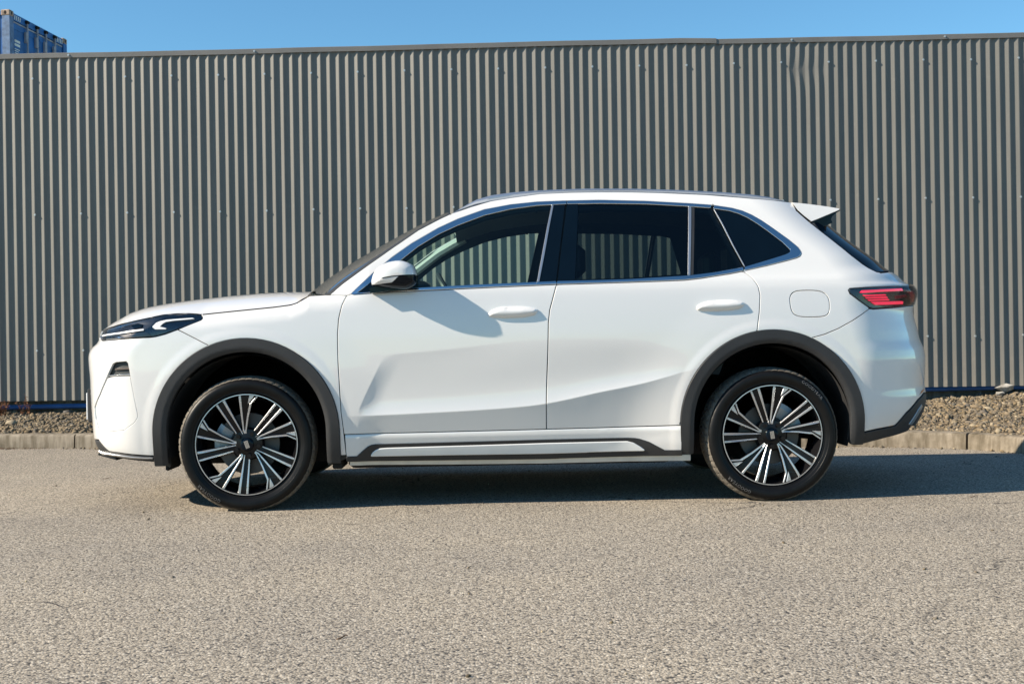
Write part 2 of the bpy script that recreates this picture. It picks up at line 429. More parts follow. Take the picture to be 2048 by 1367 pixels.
# ------------------------------------------------------------------ fence line
FA = Vector(at_depth(0, 700.2, 12.10)); FB = Vector(at_depth(2048, 666.8, 11.90))
FDIR = (FB - FA); FDIR.z = 0; FLEN = FDIR.length; FDIR.normalize()
F_RZ = math.atan2(FDIR.y, FDIR.x)
def fence_local(px, py):
    """(along the fence, height) of a bearing that meets the fence plane"""
    a, b = bearing(px, py)
    n = Vector((-FDIR.y, FDIR.x, 0))
    t = n.dot(FA) / n.dot(Vector((float(a), 1, 0)))
    p = Vector((float(a) * t, t, 0))
    return (p - FA).dot(FDIR), S_H + float(b) * t
def fence_y(x):
    return FA.y + (x - FA.x) * FDIR.y / FDIR.x

# ------------------------------------------------------------------ kerb
KP = [(-10.8, on_ground(-700, 899)[1] + .25, 0), on_ground(-700, 899), on_ground(-300, 897.5), on_ground(0, 896.5), on_ground(180, 896), on_ground(1000, 895.5), on_ground(1720, 893), on_ground(1790, 893.6), on_ground(1928, 897), on_ground(1990, 901), on_ground(2048, 907), on_ground(2120, 914), on_ground(2230, 923), on_ground(2420, 938), (10.6, on_ground(2420, 938)[1] - .9, 0)]
KX = np.array([p[0] for p in KP]); KY = np.array([p[1] for p in KP])
def smooth_line(xs, ys, q):
    out = np.zeros_like(q)
    for d in np.linspace(-0.18, 0.18, 9):
        out += np.interp(q + d, xs, ys)
    return out / 9
KERB_W, KERB_H = 0.15, 0.12
def kerb_y(x):
    return smooth_line(KX, KY, np.asarray(x, float))

kerb = empty('kerb', (0, float(kerb_y(np.array([0.0]))[0]), 0))
tag(kerb, kind='structure')
def kerb_stone(x0, x1):
    n = max(4, int((x1 - x0) / 0.08))
    xs = np.linspace(x0, x1, n + 1)
    ys = kerb_y(xs)
    prof = [(0.0, -0.05), (0.004, 0.04), (0.008, KERB_H - 0.022), (0.014, KERB_H - 0.008), (0.028, KERB_H), (KERB_W, KERB_H + 0.002), (KERB_W, -0.05)]
    v, f = [], []
    m = len(prof)
    for i in range(n + 1):
        tx = np.array([xs[min(i + 1, n)] - xs[max(i - 1, 0)], ys[min(i + 1, n)] - ys[max(i - 1, 0)]]); tx /= np.linalg.norm(tx)
        nx = (-tx[1], tx[0])
        for d, z in prof:
            zz = z + (random.uniform(-.002, .002) if z > 0 else 0)
            v.append((xs[i] + nx[0] * d, ys[i] + nx[1] * d - kerb.location.y, zz))
    for i in range(n):
        for k in range(m - 1):
            a = i * m + k
            f.append((a, a + m, a + m + 1, a + 1))
    f.append(tuple(range(m))); f.append(tuple(reversed(range(n * m, (n + 1) * m))))
    mesh_obj('kerb_stone', v, f, M['kerb'], kerb, True, None, math.radians(40))
joint = on_ground(1929, 897)[0]
cuts = [joint + 0.93 + 1.2 * k_ for k_ in range(6)]
xx = joint
while xx > -10.6:
    cuts.append(xx); xx -= 1.2
cuts = sorted(cuts)
for a, b in zip(cuts[:-1], cuts[1:]):
    kerb_stone(a + 0.006, b - 0.006)

# ------------------------------------------------------------------ gravel bed between kerb and fence
def gravel_z(x, y):
    yk = kerb_y(x) + KERB_W; yf = fence_y(x)
    t = np.clip((y - yk) / np.maximum(yf - yk, .1), -0.1, 1.3)
    base = 0.105 + 0.095 * t + 0.03 * np.sin(np.clip(t, 0, 1) * math.pi)
    right = np.clip((x - 4.0) / 1.0, 0, 1.5)
    base = base + 0.07 * right * np.clip(t, 0, 1.2) ** 2
    base = base + 0.012 * np.sin(x * 5.1 + y * 2.3) * np.sin(x * 2.7 - y * 4.4) + 0.006 * np.sin(x * 17 + 3) * np.sin(y * 19)
    return base
gx = np.arange(-10.6, 10.4, 0.06); gt = np.linspace(0, 1, 40)
GV, GF = [], []
for i, x in enumerate(gx):
    y0 = float(kerb_y(np.array([x]))[0]) + KERB_W - 0.01; y1 = fence_y(x) + 0.32
    for t in gt:
        y = y0 + (y1 - y0) * t
        GV.append((x, y, float(gravel_z(np.array([x]), np.array([y]))[0]) + RNG.normal(0, .004)))
ng = len(gt)
for i in range(len(gx) - 1):
    for k in range(ng - 1):
        a = i * ng + k
        GF.append((a, a + ng, a + ng + 1, a + 1))
tag(mesh_obj('gravel_bed', GV, GF, M['soil'], None, True), kind='structure')

PHI = (1 + 5 ** .5) / 2
ICO_V = np.array([(-1, PHI, 0), (1, PHI, 0), (-1, -PHI, 0), (1, -PHI, 0), (0, -1, PHI), (0, 1, PHI), (0, -1, -PHI), (0, 1, -PHI), (PHI, 0, -1), (PHI, 0, 1), (-PHI, 0, -1), (-PHI, 0, 1)], float) / math.sqrt(1 + PHI * PHI)
ICO_F = np.array([(0, 11, 5), (0, 5, 1), (0, 1, 7), (0, 7, 10), (0, 10, 11), (1, 5, 9), (5, 11, 4), (11, 10, 2), (10, 7, 6), (7, 1, 8), (3, 9, 4), (3, 4, 2), (3, 2, 6), (3, 6, 8), (3, 8, 9), (4, 9, 5), (2, 4, 11), (6, 2, 10), (8, 6, 7), (9, 8, 1)])
def stones(cx, cy, cz, size):
    n = len(cx)
    V = np.repeat(ICO_V[None], n, 0) * (1 + RNG.uniform(-.45, .40, (n, 12, 1)))
    sc = np.stack([RNG.uniform(.8, 1.5, n), RNG.uniform(.7, 1.1, n), RNG.uniform(.45, .85, n)], 1)
    V = V * sc[:, None] * size[:, None, None]
    a = RNG.uniform(0, 6.28, n); t = RNG.uniform(-.6, .6, n)
    ct, st = np.cos(t)[:, None], np.sin(t)[:, None]
    x, z = V[..., 0] * ct - V[..., 2] * st, V[..., 0] * st + V[..., 2] * ct
    ca, sa = np.cos(a)[:, None], np.sin(a)[:, None]
    X = x * ca - V[..., 1] * sa; Y = x * sa + V[..., 1] * ca
    P = np.stack([X + cx[:, None], Y + cy[:, None], z + cz[:, None]], -1).reshape(-1, 3)
    F = (ICO_F[None] + (np.arange(n) * 12)[:, None, None]).reshape(-1, 3)
    return P, F
def big_mesh(name, P, F, mat, smooth=False):
    me = bpy.data.meshes.new(name)
    me.vertices.add(len(P)); me.vertices.foreach_set('co', P.astype(np.float32).ravel())
    me.loops.add(F.size); me.loops.foreach_set('vertex_index', F.astype(np.int32).ravel())
    me.polygons.add(len(F)); me.polygons.foreach_set('loop_start', np.arange(0, F.size, 3, dtype=np.int32))
    me.polygons.foreach_set('loop_total', np.full(len(F), 3, dtype=np.int32))
    me.update(calc_edges=True); me.validate()
    me.materials.append(mat)
    return link(bpy.data.objects.new(name, me))
def strip_points(n, x0=-10.4, x1=10.2):
    x = RNG.uniform(x0, x1, n); yk = kerb_y(x) + KERB_W + .01; yf = fence_y(x) + .22
    y = yk + (yf - yk) * RNG.uniform(0, 1, n)
    return x, y
x1, y1 = strip_points(11000); s1 = RNG.gamma(3.0, 0.0036, 11000).clip(.004, .026)
xa, ya = strip_points(9000, -5.4, -3.0); sa_ = RNG.gamma(2.6, 0.0036, 9000).clip(.004, .024)
xb, yb = strip_points(14000, 3.0, 5.5); sb_ = RNG.gamma(2.4, 0.0040, 14000).clip(.004, .030)
x2, y2 = strip_points(200); s2 = RNG.uniform(.024, .046, 200)
sx, sy, ss = np.concatenate([x1, xa, xb, x2]), np.concatenate([y1, ya, yb, y2]), np.concatenate([s1, sa_, sb_, s2])
P, F = stones(sx, sy, gravel_z(sx, sy) + ss * .25, ss)
tag(big_mesh('gravel', P, F, M['gravel']), 'loose tan and grey gravel stones between kerb and fence', 'gravel', kind='stuff')
# crumbs washed up along the foot of the kerb
nx_ = 900
cx_ = RNG.uniform(-6, 4.4, nx_); cy_ = kerb_y(cx_) - np.abs(RNG.normal(0, .05, nx_)) - .004; cs_ = RNG.gamma(2.0, .0028, nx_).clip(.002, .016)
lx_ = RNG.uniform(-5.5, 4.5, 420); ly_ = 2.6 + 7.0 * RNG.uniform(0, 1, 420) ** 1.3; ls_ = RNG.gamma(2.0, .0016, 420).clip(.0015, .0075)
ok_ = ly_ < kerb_y(lx_) - .05
cx_, cy_, cs_ = np.concatenate([cx_, lx_[ok_]]), np.concatenate([cy_, ly_[ok_]]), np.concatenate([cs_, ls_[ok_]])
P, F = stones(cx_, cy_, cs_ * .4, cs_)
tag(big_mesh('grit', P, F, M['gravel']), 'fine loose grit on the asphalt, thickest along the kerb foot', 'grit', kind='stuff')

# ------------------------------------------------------------------ corrugated steel fence
PITCH = 0.09375
RIB_D = 0.0175
RIB = [(x_, d_ / 0.036 * RIB_D) for x_, d_ in [(0.0, 0.0), (0.009, 0.0), (0.0125, 0.002), (0.0405, 0.0325), (0.0445, 0.0355), (0.0485, 0.036), (0.0525, 0.0345), (0.057, 0.0295), (0.076, 0.004), (0.081, 0.0012), (0.085, 0.0)]]
Z_BOT, Z_TOP = 0.344, 3.80
fence = empty('corrugated_fence', (FA.x, FA.y, 0), F_RZ)
tag(fence, 'tall grey corrugated steel fence behind the parked white car', 'fence')
phase = fence_local(60.4, 219)[0] - 0.0115
DENT = (fence_local(1584, 134), fence_local(1646, 134))
def sheet(x_start, nrib, rows, dent):
    v, f = [], []
    cols = []
    for r in range(nrib):
        for dx, dd in RIB:
            cols.append((r * PITCH + dx, dd))
    cols.append((nrib * PITCH + 0.0009, 0.0004))
    nc = len(cols)
    zs = np.linspace(Z_BOT, Z_TOP, rows) if not dent else np.concatenate([np.linspace(Z_BOT, DENT[0][1] - .42, 4), np.linspace(DENT[0][1] - .40, DENT[0][1] + .2, 80), [Z_TOP]])
    for z in zs:
        for cx, dd in cols:
            x = cx; d = dd; zz = z
            if dent:
                X = x_start + cx
                for (c0, amp, lat, w, sh) in ((DENT[0][0] + .02, .9, -.013, .075, 0), (DENT[0][0] + .11, .75, -.014, .07, .012), (DENT[0][0] + .205, .5, -.008, .065, .004), (DENT[1][0] - .01, .35, -.004, .06, 0)):
                    gxx = math.exp(-((X - c0) / .05) ** 4)
                    dz = z - (DENT[0][1] - .015 - sh)
                    gz = math.exp(-abs(dz) / w) * .55 + math.exp(-(dz / (w * 2.0)) ** 2) * .45
                    d -= gxx * gz * amp * .0125 * (dd / RIB_D)
                    x += gxx * gz * lat * .7 * (0.4 + dd / RIB_D)
            v.append((x, -d, zz))
    nz = len(zs)
    for j in range(nz - 1):
        for i in range(nc - 1):
            a = j * nc + i
            f.append((a, a + 1, a + nc + 1, a + nc))
    me = bpy.data.meshes.new('sheet')
    me.from_pydata(v, [], f)
    me.materials.append(M['fence'])
    me.polygons.foreach_set('use_smooth', np.ones(len(f), dtype=bool)); me.update()
    me.set_sharp_from_angle(angle=math.radians(50))
    return me
plain_sheet = sheet(0, 10, 2, False)
k0 = int(math.floor((-5.5 - phase) / (PITCH * 10))); k1 = int(math.ceil((FLEN + 5.5 - phase) / (PITCH * 10)))
for k in range(k0, k1):
    xs = phase + k * 10 * PITCH
    hit = xs - .05 < DENT[1][0] + .1 and xs + 10 * PITCH + .05 > DENT[0][0] - .1
    me = sheet(xs, 10, 2, True) if hit else plain_sheet
    o = bpy.data.objects.new('sheet', me)
    o.location = (xs, 0.0006 * (k % 2), 0)
    link(o, fence)
    if hit and xs < DENT[0][0] < xs + .94: o['label'] = 'fence sheet with a creased dent near its top'
# screws: three rows, every fifth rib
row_z = [fence_local(64, 158)[1], fence_local(67, 430)[1], fence_local(1858, 673)[1]]
sm = MB()
sm.tube([(0, 0.002, 0), (0, -0.0035, 0)], 0.011, 12)
sm.tube([(0, -0.0035, 0), (0, -0.0095, 0)], 0.0062, 6)
first = None
i5 = fence_local(64, 158)[0]
n_s = 0
for kk in range(-6, 30):
    X = i5 + kk * 5 * PITCH
    if X < -0.8 or X > FLEN + 0.8: continue
    ribx = phase + round((X - phase - .05) / PITCH) * PITCH + 0.049
    for rz_ in row_z:
        if first is None:
            first = sm.build('screw', M['screw'], fence, True)
            o = first
        else:
            o = first.copy(); link(o, fence)
        o.location = (ribx + random.uniform(-.002, .002), -RIB_D, rz_ + random.uniform(-.006, .006))
# cap flashing in lapped lengths
def cap(xa, xb, dz0, dz1, dy, bent=False):
    n = 24
    prof = [(-0.020 - dy, Z_TOP - .012), (-0.022 - dy, Z_TOP - .012), (-0.022 - dy, Z_TOP + .034), (-0.018 - dy, Z_TOP + .038), (0.05, Z_TOP + .040), (0.054, Z_TOP + .034), (0.054, Z_TOP - .01)]
    v, f = [], []
    for i in range(n + 1):
        t = i / n; X = xa + (xb - xa) * t
        w = math.sin(t * 9.1 + xa) * .0016 + math.sin(t * 23 + xa * 2) * .0008
        for (y, z) in prof:
            zz = z + dz0 + (dz1 - dz0) * t + w
            if bent and i >= n - 1: zz -= .006 * (i - n + 2); y -= .004
            v.append((X, y, zz))
    m = len(prof)
    for i in range(n):
        for k in range(m - 1):
            a = i * m + k
            f.append((a, a + m, a + m + 1, a + 1))
    return mesh_obj('cap_flashing', v, f, M['cap'], fence, True, None, math.radians(30))
j1 = fence_local(565, 100)[0]; j2 = fence_local(1432, 82)[0]
cap(j1 - 4.25, j1 + .03, 0.0, -0.002, .0)
cap(j1 - .01, j2, 0.001, 0.017, .004, True)
cap(j2 - .02, j2 + 4.2, -0.003, 0.0, 0.0)
cap(j2 + 4.17, j2 + 8.4, 0.001, 0.002, .003)
cap(j1 - 8.4, j1 - 4.22, 0.001, 0.0, .003)
for X, z in ((fence_local(137, 0)[0], .036), (fence_local(508, 0)[0], .036), (fence_local(1581, 0)[0], .036), (fence_local(1887, 0)[0], .036)):
    o = first.copy(); link(o, fence); o.location = (X, -0.023, Z_TOP + .012)
# posts behind the sheets carry them
for X in np.arange(-5.2, FLEN + 5.4, 2.4):
    MB().box((X - .04, 0.17, 0.2), (X + .04, 0.25, Z_TOP), .006).build('post', M['post'], fence)

# plinth, pipe and lumps under the fence
plinth = MB().box((-5.6, 0.16, 0.0), (FLEN + 5.6, 0.34, 0.36), .006).build('concrete_plinth', M['plinth'])
plinth.location = (FA.x, FA.y, 0); plinth.rotation_euler = (0, 0, F_RZ)
tag(plinth, 'low stained concrete plinth in shadow under the fence', 'plinth')
pts = []
for X in np.linspace(-5.4, FLEN + 5.4, 90):
    zr = 0.278 + .006 * math.sin(X * 1.3) + 0.045 * min(1, max(0, (X - 8.6) / .6))
    pts.append((X, 0.055 + .01 * math.sin(X * .9 + 1), zr))
pipe = MB().tube(pts, 0.024, 12).build('water_pipe', M['pipe'], None, True)
pipe.location = (FA.x, FA.y, 0); pipe.rotation_euler = (0, 0, F_RZ)
tag(pipe, 'blue plastic pipe running along under the fence', 'pipe')
def lump(name, px, py, dy, r, sc, label, cat, mat):
    X, z = fence_local(px, py)
    n = 16
    d = RNG.normal(0, 1, (n, 3)); d /= np.linalg.norm(d, axis=1)[:, None]
    d = d * np.array(sc) * r * (1 + RNG.uniform(-.4, .25, (n, 1)))
    import bmesh
    bm = bmesh.new()
    for p in d: bm.verts.new(p)
    res = bmesh.ops.convex_hull(bm, input=bm.verts)
    bmesh.ops.delete(bm, geom=list({g_ for g_ in list(res['geom_interior']) + list(res['geom_unused']) if isinstance(g_, bmesh.types.BMVert)}), context='VERTS')
    me = bpy.data.meshes.new(name); bm.to_mesh(me); bm.free(); me.materials.append(mat)
    o = link(bpy.data.objects.new(name, me))
    w = FA + FDIR * X; o.location = (w.x, w.y - dy, z)
    return tag(o, label, cat)
lump('concrete_lump', 2008, 775, 0.02, .095, (1.1, .5, .42), 'pale broken concrete lump wedged against the blue pipe under the fence', 'concrete', M['patch'])
lump('concrete_lump', 1997, 786, 0.03, .07, (1.0, .5, .36), 'pale flat concrete chip lying below the blue pipe under the fence', 'concrete', M['patch'])

# dry weeds at the fence foot, far left
def weed(px, py, h, n, label):
    X, z = fence_local(px, py)
    w = FA + FDIR * X
    w = Vector((w.x, w.y - .12, 0)); w.z = float(gravel_z(np.array([w.x]), np.array([w.y]))[0])
    root = empty('dry_weed', w)
    tag(root, label, 'weed', 'dry weeds at the fence foot')
    st = MB(); lf = MB()
    for i in range(n):
        a = random.uniform(0, 6.28); lean = random.uniform(.1, .55); hh = h * random.uniform(.5, 1.0)
        b = Vector((random.uniform(-.05, .05), random.uniform(-.03, .03), -.01))
        pts = [b + Vector((math.cos(a) * lean * hh * t * t, math.sin(a) * lean * hh * t * t, hh * t)) for t in (0, .35, .7, 1)]
        st.tube(pts, [.0022, .0018, .0014, .0008], 5)
        for t in np.linspace(.25, 1, 7):
            p = b + Vector((math.cos(a) * lean * hh * t * t, math.sin(a) * lean * hh * t * t, hh * t))
            aa = random.uniform(0, 6.28); L = random.uniform(.012, .03)
            d = Vector((math.cos(aa), math.sin(aa), random.uniform(-.6, .3))) * L
            s = Vector((-math.sin(aa), math.cos(aa), random.uniform(-.5, .5))) * L * .35
            lf.add([p, p + d * .5 + s, p + d, p + d * .5 - s], [(0, 1, 2, 3)])
    tag(st.build('stems', M['dry'], root), kind='stuff')
    tag(lf.build('leaves', M['dry'], root), kind='stuff')
weed(14, 828, .17, 34, 'reddish brown dry weed clump at the far left foot of the fence')
weed(62, 828, .22, 12, 'thin dry brown weed standing alone under the fence left of the car')

# leaf litter at the kerb foot and twigs on the asphalt
def litter(px, py, n, spread, label, cat, size, mat):
    c = on_ground(px, py)
    mb = MB()
    for i in range(n):
        x = random.gauss(0, spread); y = random.gauss(0, .012); z = random.uniform(.002, .012); a = random.uniform(0, 6.28); L = size * random.uniform(.5, 1.2)
        d = Vector((math.cos(a), math.sin(a) * .6, random.uniform(-.2, .4))) * L; s = Vector((-math.sin(a), math.cos(a), random.uniform(-.3, .6))) * L * .35
        p = Vector((x, y, z)) 
        mb.add([p - d, p + s, p + d, p - s + Vector((0, 0, .004))], [(0, 1, 2, 3)])
    o = mb.build('leaf_litter', mat); o.location = (c[0], c[1], 0.003)
    return tag(o, label, cat, kind='stuff')
litter(14, 899, 40, .06, 'dead brown leaves gathered at the kerb foot far left', 'leaves', .014, M['leaf'])
litter(64, 898.5, 24, .04, 'dead brown leaves gathered at the kerb foot just left of the car', 'leaves', .012, M['leaf'])
def twig(px, py, L, a, label, r=.0022):
    c = on_ground(px, py)
    pts = [(t * L * math.cos(a), t * L * math.sin(a) + .006 * math.sin(t * 5), r * .8 + .004 * math.sin(t * 3.1)) for t in np.linspace(-.5, .5, 7)]
    o = MB().tube(pts, [r * .6, r, r, r * .9, r * .8, r * .6, r * .3], 6).build('twig', M['leaf'], None, True)
    o.location = (c[0], c[1], 0.002)
    return tag(o, label, 'twig', 'small twigs on the asphalt')
twig(1948, 993, .055, .1, 'small dark twig on the asphalt at the far right below the car shadow')
twig(684, 1276, .034, .2, 'small dark twig on the near asphalt left of the middle', .0026)
twig(214, 957, .06, .25, 'small dark twig on the asphalt under the front bumper')

# ------------------------------------------------------------------ blue shipping container behind the fence
CN = Vector(at_depth(18.8, 18.5, 23.9))
cont = empty('shipping_container', (CN.x, CN.y, CN.z - 2.591), -0.1)
tag(cont, 'weathered blue shipping container stacked high behind the fence at top left', 'container')
CL, CW, CH = 6.058, 2.438, 2.591
for (x, y) in ((-.16, 0), (-.16, CW - .16), (-CL, 0), (-CL, CW - .16)):
    MB().box((x, y, .118), (x + .16, y + .16, CH - .118), .004).build('corner_post', M['cont_faded'] if x > -1 and y == 0 else M['cont_blue'], cont)
def casting(x, y, z):
    c = MB().box((x - .004, y - .004, z), (x + .182, y + .166, z + .118), .012).build('corner_casting', M['cont_rust'], cont)
    return c
for x in (-.178, -CL):
    for y in (0, CW - .162):
        for z in (0, CH - .118):
            c = casting(x, y, z)
            if z > 1:
                n = 14
                yf = y - .006 if y == 0 else None
                if y == 0:     # hole in the long-side face
                    v = [(x + .09 + .026 * math.cos(t), yf, z + .059 + .038 * math.sin(t)) for t in np.linspace(0, 2 * math.pi, n, False)]
                    mesh_obj('casting_hole', v, [tuple(range(n))], M['hole'], c)
                if x > -1:     # hole in the door-end face
                    v = [(x + .184, y + .082 + .024 * math.cos(t), z + .059 + .036 * math.sin(t)) for t in np.linspace(0, 2 * math.pi, n, False)]
                    mesh_obj('casting_hole', v, [tuple(range(n))], M['hole'], c)
MB().box((-CL + .18, 0.012, CH - .10), (-.18, .07, CH - .02), .004).build('top_rail', M['cont_blue'], cont)
MB().box((-CL + .18, CW - .07, CH - .10), (-.18, CW - .012, CH - .02), .004).build('top_rail', M['cont_blue'], cont)
hd = MB().box((-.10, .17, CH - .17), (-.012, CW - .17, CH - .03), .004).build('door_header', M['cont_blue'], cont)
for y in (.20, .27, .34, .41, CW - .44, CW - .37, CW - .30, CW - .23):
    v = [(-.0085, y, CH - .15), (-.0085, y + .032, CH - .15), (-.0085, y + .047, CH - .06), (-.0085, y + .015, CH - .06)]
    mesh_obj('height_stripe', v, [(0, 1, 2, 3)], M['cont_white'], hd)
MB().box((-CL + .1, .05, CH - .045), (-.05, CW - .05, CH - .03)).build('roof_panel', M['cont_blue'], cont)
MB().box((-CL + .1, .05, .1), (-.05, CW - .05, .16)).build('floor_panel', M['cont_blue'], cont)
for y_ in (0.02, CW - .055):
    v, f = [], []
    xs = []
    x = -CL + .16
    while x < -.16:
        xs += [(x, 0), (x + .07, 0), (x + .138, .036), (x + .208, .036)]
        x += .276
    xs = [q for q in xs if q[0] < -.16] + [(-.16, 0)]
    for (a, d) in xs:
        v += [(a, y_ + d, .15), (a, y_ + d, CH - .1)]
    for i in range(len(xs) - 1):
        f.append((2 * i, 2 * i + 2, 2 * i + 3, 2 * i + 1))
    mesh_obj('side_wall', v, f, M['cont_blue'], cont)
for d_, (ya, yb) in enumerate(((.17, 1.213), (1.225, CW - .17))):
    dr = MB().box((-.075, ya, .18), (-.03, yb, CH - .18), .006).build('door', M['cont_blue'], cont)
    for z in (CH - .34, CH - .9, CH - 1.5, CH - 2.1):
        MB().box((-.03, ya + .03, z), (-.022, yb - .03, z + .05), .002).build('door_rib', M['cont_blue'], dr)
    MB().box((-.031, ya + .01, CH - .215), (-.018, yb - .01, CH - .185), .002).build('door_seal', M['cont_grey'], dr)
for y in (.68, 1.10, 1.47, 1.87):
    rod = MB().tube([(.015, y, .2), (.015, y, CH - .10)], .019, 10).build('lock_rod', M['cont_grey'], cont, True)
    MB().box((-.028, y - .05, CH - .12), (.045, y + .05, CH - .06), .01).build('cam', M['hole'], rod)
    MB().box((-.028, y - .065, CH - .52), (.03, y - .018, CH - .30), .006).build('bracket', M['cont_grey'], rod)
lab = MB().box((-.0285, .22, CH - .92), (-.026, .45, CH - .52)).build('marking_panel', M['cont_blue'], cont)
for z, h_, w_ in ((CH - .59, .05, .22), (CH - .665, .05, .22), (CH - .735, .016, .20), (CH - .775, .016, .16), (CH - .815, .016, .19), (CH - .855, .016, .15)):
    mesh_obj('marking_line', [(-.0225, .225, z), (-.0225, .225 + w_, z), (-.0225, .225 + w_, z + h_), (-.0225, .225, z + h_)], [(0, 1, 2, 3)], M['cont_white'], lab)

# ================================================================== CAR
CAR_X, CAR_Y, CAR_A = -0.036, 7.2087, 0.0243
car = empty('white_suv', (CAR_X, CAR_Y, 0), CAR_A)
tag(car, 'white five-door SUV with black wheel arches parked side-on before the fence', 'car')
CA_C, CA_S = math.cos(CAR_A), math.sin(CAR_A)

def car_plane(px, py, yc):
    """where a bearing meets the car's own plane y = yc; returns x, z"""
    a, b = bearing(px, py)
    ox = -CAR_X * CA_C - CAR_Y * CA_S; oy = CAR_X * CA_S - CAR_Y * CA_C
    dx = a * CA_C + CA_S; dy = -a * CA_S + CA_C
    t = (yc - oy) / dy
    return ox + dx * t, S_H + b * t


def arr(pts): return np.array(pts, float)
def smst(e0, e1, x):
    t = np.clip((x - e0) / (e1 - e0), 0, 1)
    return t * t * (3 - 2 * t)

def pchip(xk, yk):
    xk, yk = arr(xk), arr(yk)
    h = np.diff(xk); d = np.diff(yk) / h
    m = np.zeros_like(yk)
    m[0], m[-1] = d[0], d[-1]
    for i in range(1, len(xk) - 1):
        if d[i - 1] * d[i] > 0:
            w1, w2 = 2 * h[i] + h[i - 1], h[i] + 2 * h[i - 1]
            m[i] = (w1 + w2) / (w1 / d[i - 1] + w2 / d[i])
    def f(x):
        x = np.clip(np.asarray(x, float), xk[0], xk[-1])
        i = np.clip(np.searchsorted(xk, x) - 1, 0, len(xk) - 2)
        t = (x - xk[i]) / h[i]
        return (yk[i] * (1 + 2 * t) * (1 - t) ** 2 + m[i] * h[i] * t * (1 - t) ** 2 + yk[i + 1] * t * t * (3 - 2 * t) + m[i + 1] * h[i] * t * t * (t - 1))
    return f

# ---- body form: half-width as a function of place along the side and height
g_prof = pchip([.10, .18, .25, .33, .45, .60, .75, .88, .98, 1.06, 1.12, 1.16, 1.20, 1.30, 1.40, 1.50, 1.60, 1.65, 1.70, 1.74, 1.80],
               [.85, .885, .912, .932, .944, .950, .9535, .953, .9495, .944, .937, .925, .903, .855, .806, .754, .694, .654, .597, .53, .42])
def line_from_px(pts, y, flip=False):
    p = arr(pts); x, z = car_plane(p[:, 0], p[:, 1], y)
    return x, z
# nose and tail profiles (silhouettes)
nx, nz = line_from_px([(216, 905), (200, 893), (191, 878), (187.5, 862), (185.5, 833), (183, 790), (182, 760), (179.5, 730), (178.5, 715), (180, 705), (185, 696), (196, 686), (200, 676), (201, 667), (206, 660), (214, 654)], -0.25)
o_ = np.argsort(nz); nx, nz = nx[o_], nz[o_]
x_nose = pchip(nz, nx + .050)
tx_, tz_ = line_from_px([(1815, 866), (1830, 845), (1842, 825), (1849, 806), (1851, 786), (1848, 765), (1848.5, 735), (1849, 715), (1846.5, 697), (1838, 677), (1834, 660), (1832, 640), (1833, 622), (1834, 605), (1833, 592), (1824, 577), (1809, 569.5), (1795.6, 556), (1775, 544), (1754.6, 526.5), (1724, 503), (1691, 476), (1662, 449.7), (1640, 428), (1620, 411)], -0.25)
o_ = np.argsort(tz_); tx_, tz_ = tx_[o_], tz_[o_]
x_tail = pchip(tz_, tx_ - .055 * smst(.90, 1.06, tz_))
LF, LR0, LR1 = 0.40, 0.60, 0.42
PF = 0.60
def p_rear(z): return 0.95 - 0.38 * smst(0.93, 1.12, z)
HP = math.pi / 2
def l_rear(z): return LR0 + (LR1 - LR0) * smst(1.0, 1.35, z)

XWF, XWR = -1.3775, 1.3775
ARCH_Z, ARCH_RO, ARCH_RI = 0.415, 0.485, 0.415
def arch_d(x, z, xw):
    return np.hypot(x - xw, np.maximum(z - ARCH_Z, 0))

zg_x, zg_z = line_from_px([(214, 656), (260, 644), (326, 629.6), (402, 629), (479, 621), (549, 614), (582, 609.5), (604, 600), (620, 591)], -0.86)
# door sculpture lines
cr_x, cr_z = line_from_px([(640, 834), (734.5, 831), (862, 825), (973.5, 818.5), (1057, 811.5), (1096, 806), (1199, 784), (1282, 767), (1338, 752), (1372, 742), (1420, 730)], -0.95)
tp_x, tp_z = line_from_px([(640, 716), (757, 713), (796, 708), (885, 700), (973, 690), (1100, 676), (1250, 676), (1340, 690), (1420, 700)], -0.95)
wl_x, wl_z = line_from_px([(716, 838), (718, 818), (737, 776), (757, 734), (775, 700), (790, 670)], -0.95)
o_ = np.argsort(wl_z); wl_x, wl_z = wl_x[o_], wl_z[o_]
fade_a = line_from_px([(1395, 740)], -.95)[0][0]; fade_b = line_from_px([(1230, 740)], -.95)[0][0]
hol_a = line_from_px([(860, 740)], -.95)[0][0]; hol_b = line_from_px([(1080, 740)], -.95)[0][0]
f_cr, f_tp = pchip(cr_x, cr_z), pchip(tp_x, tp_z)

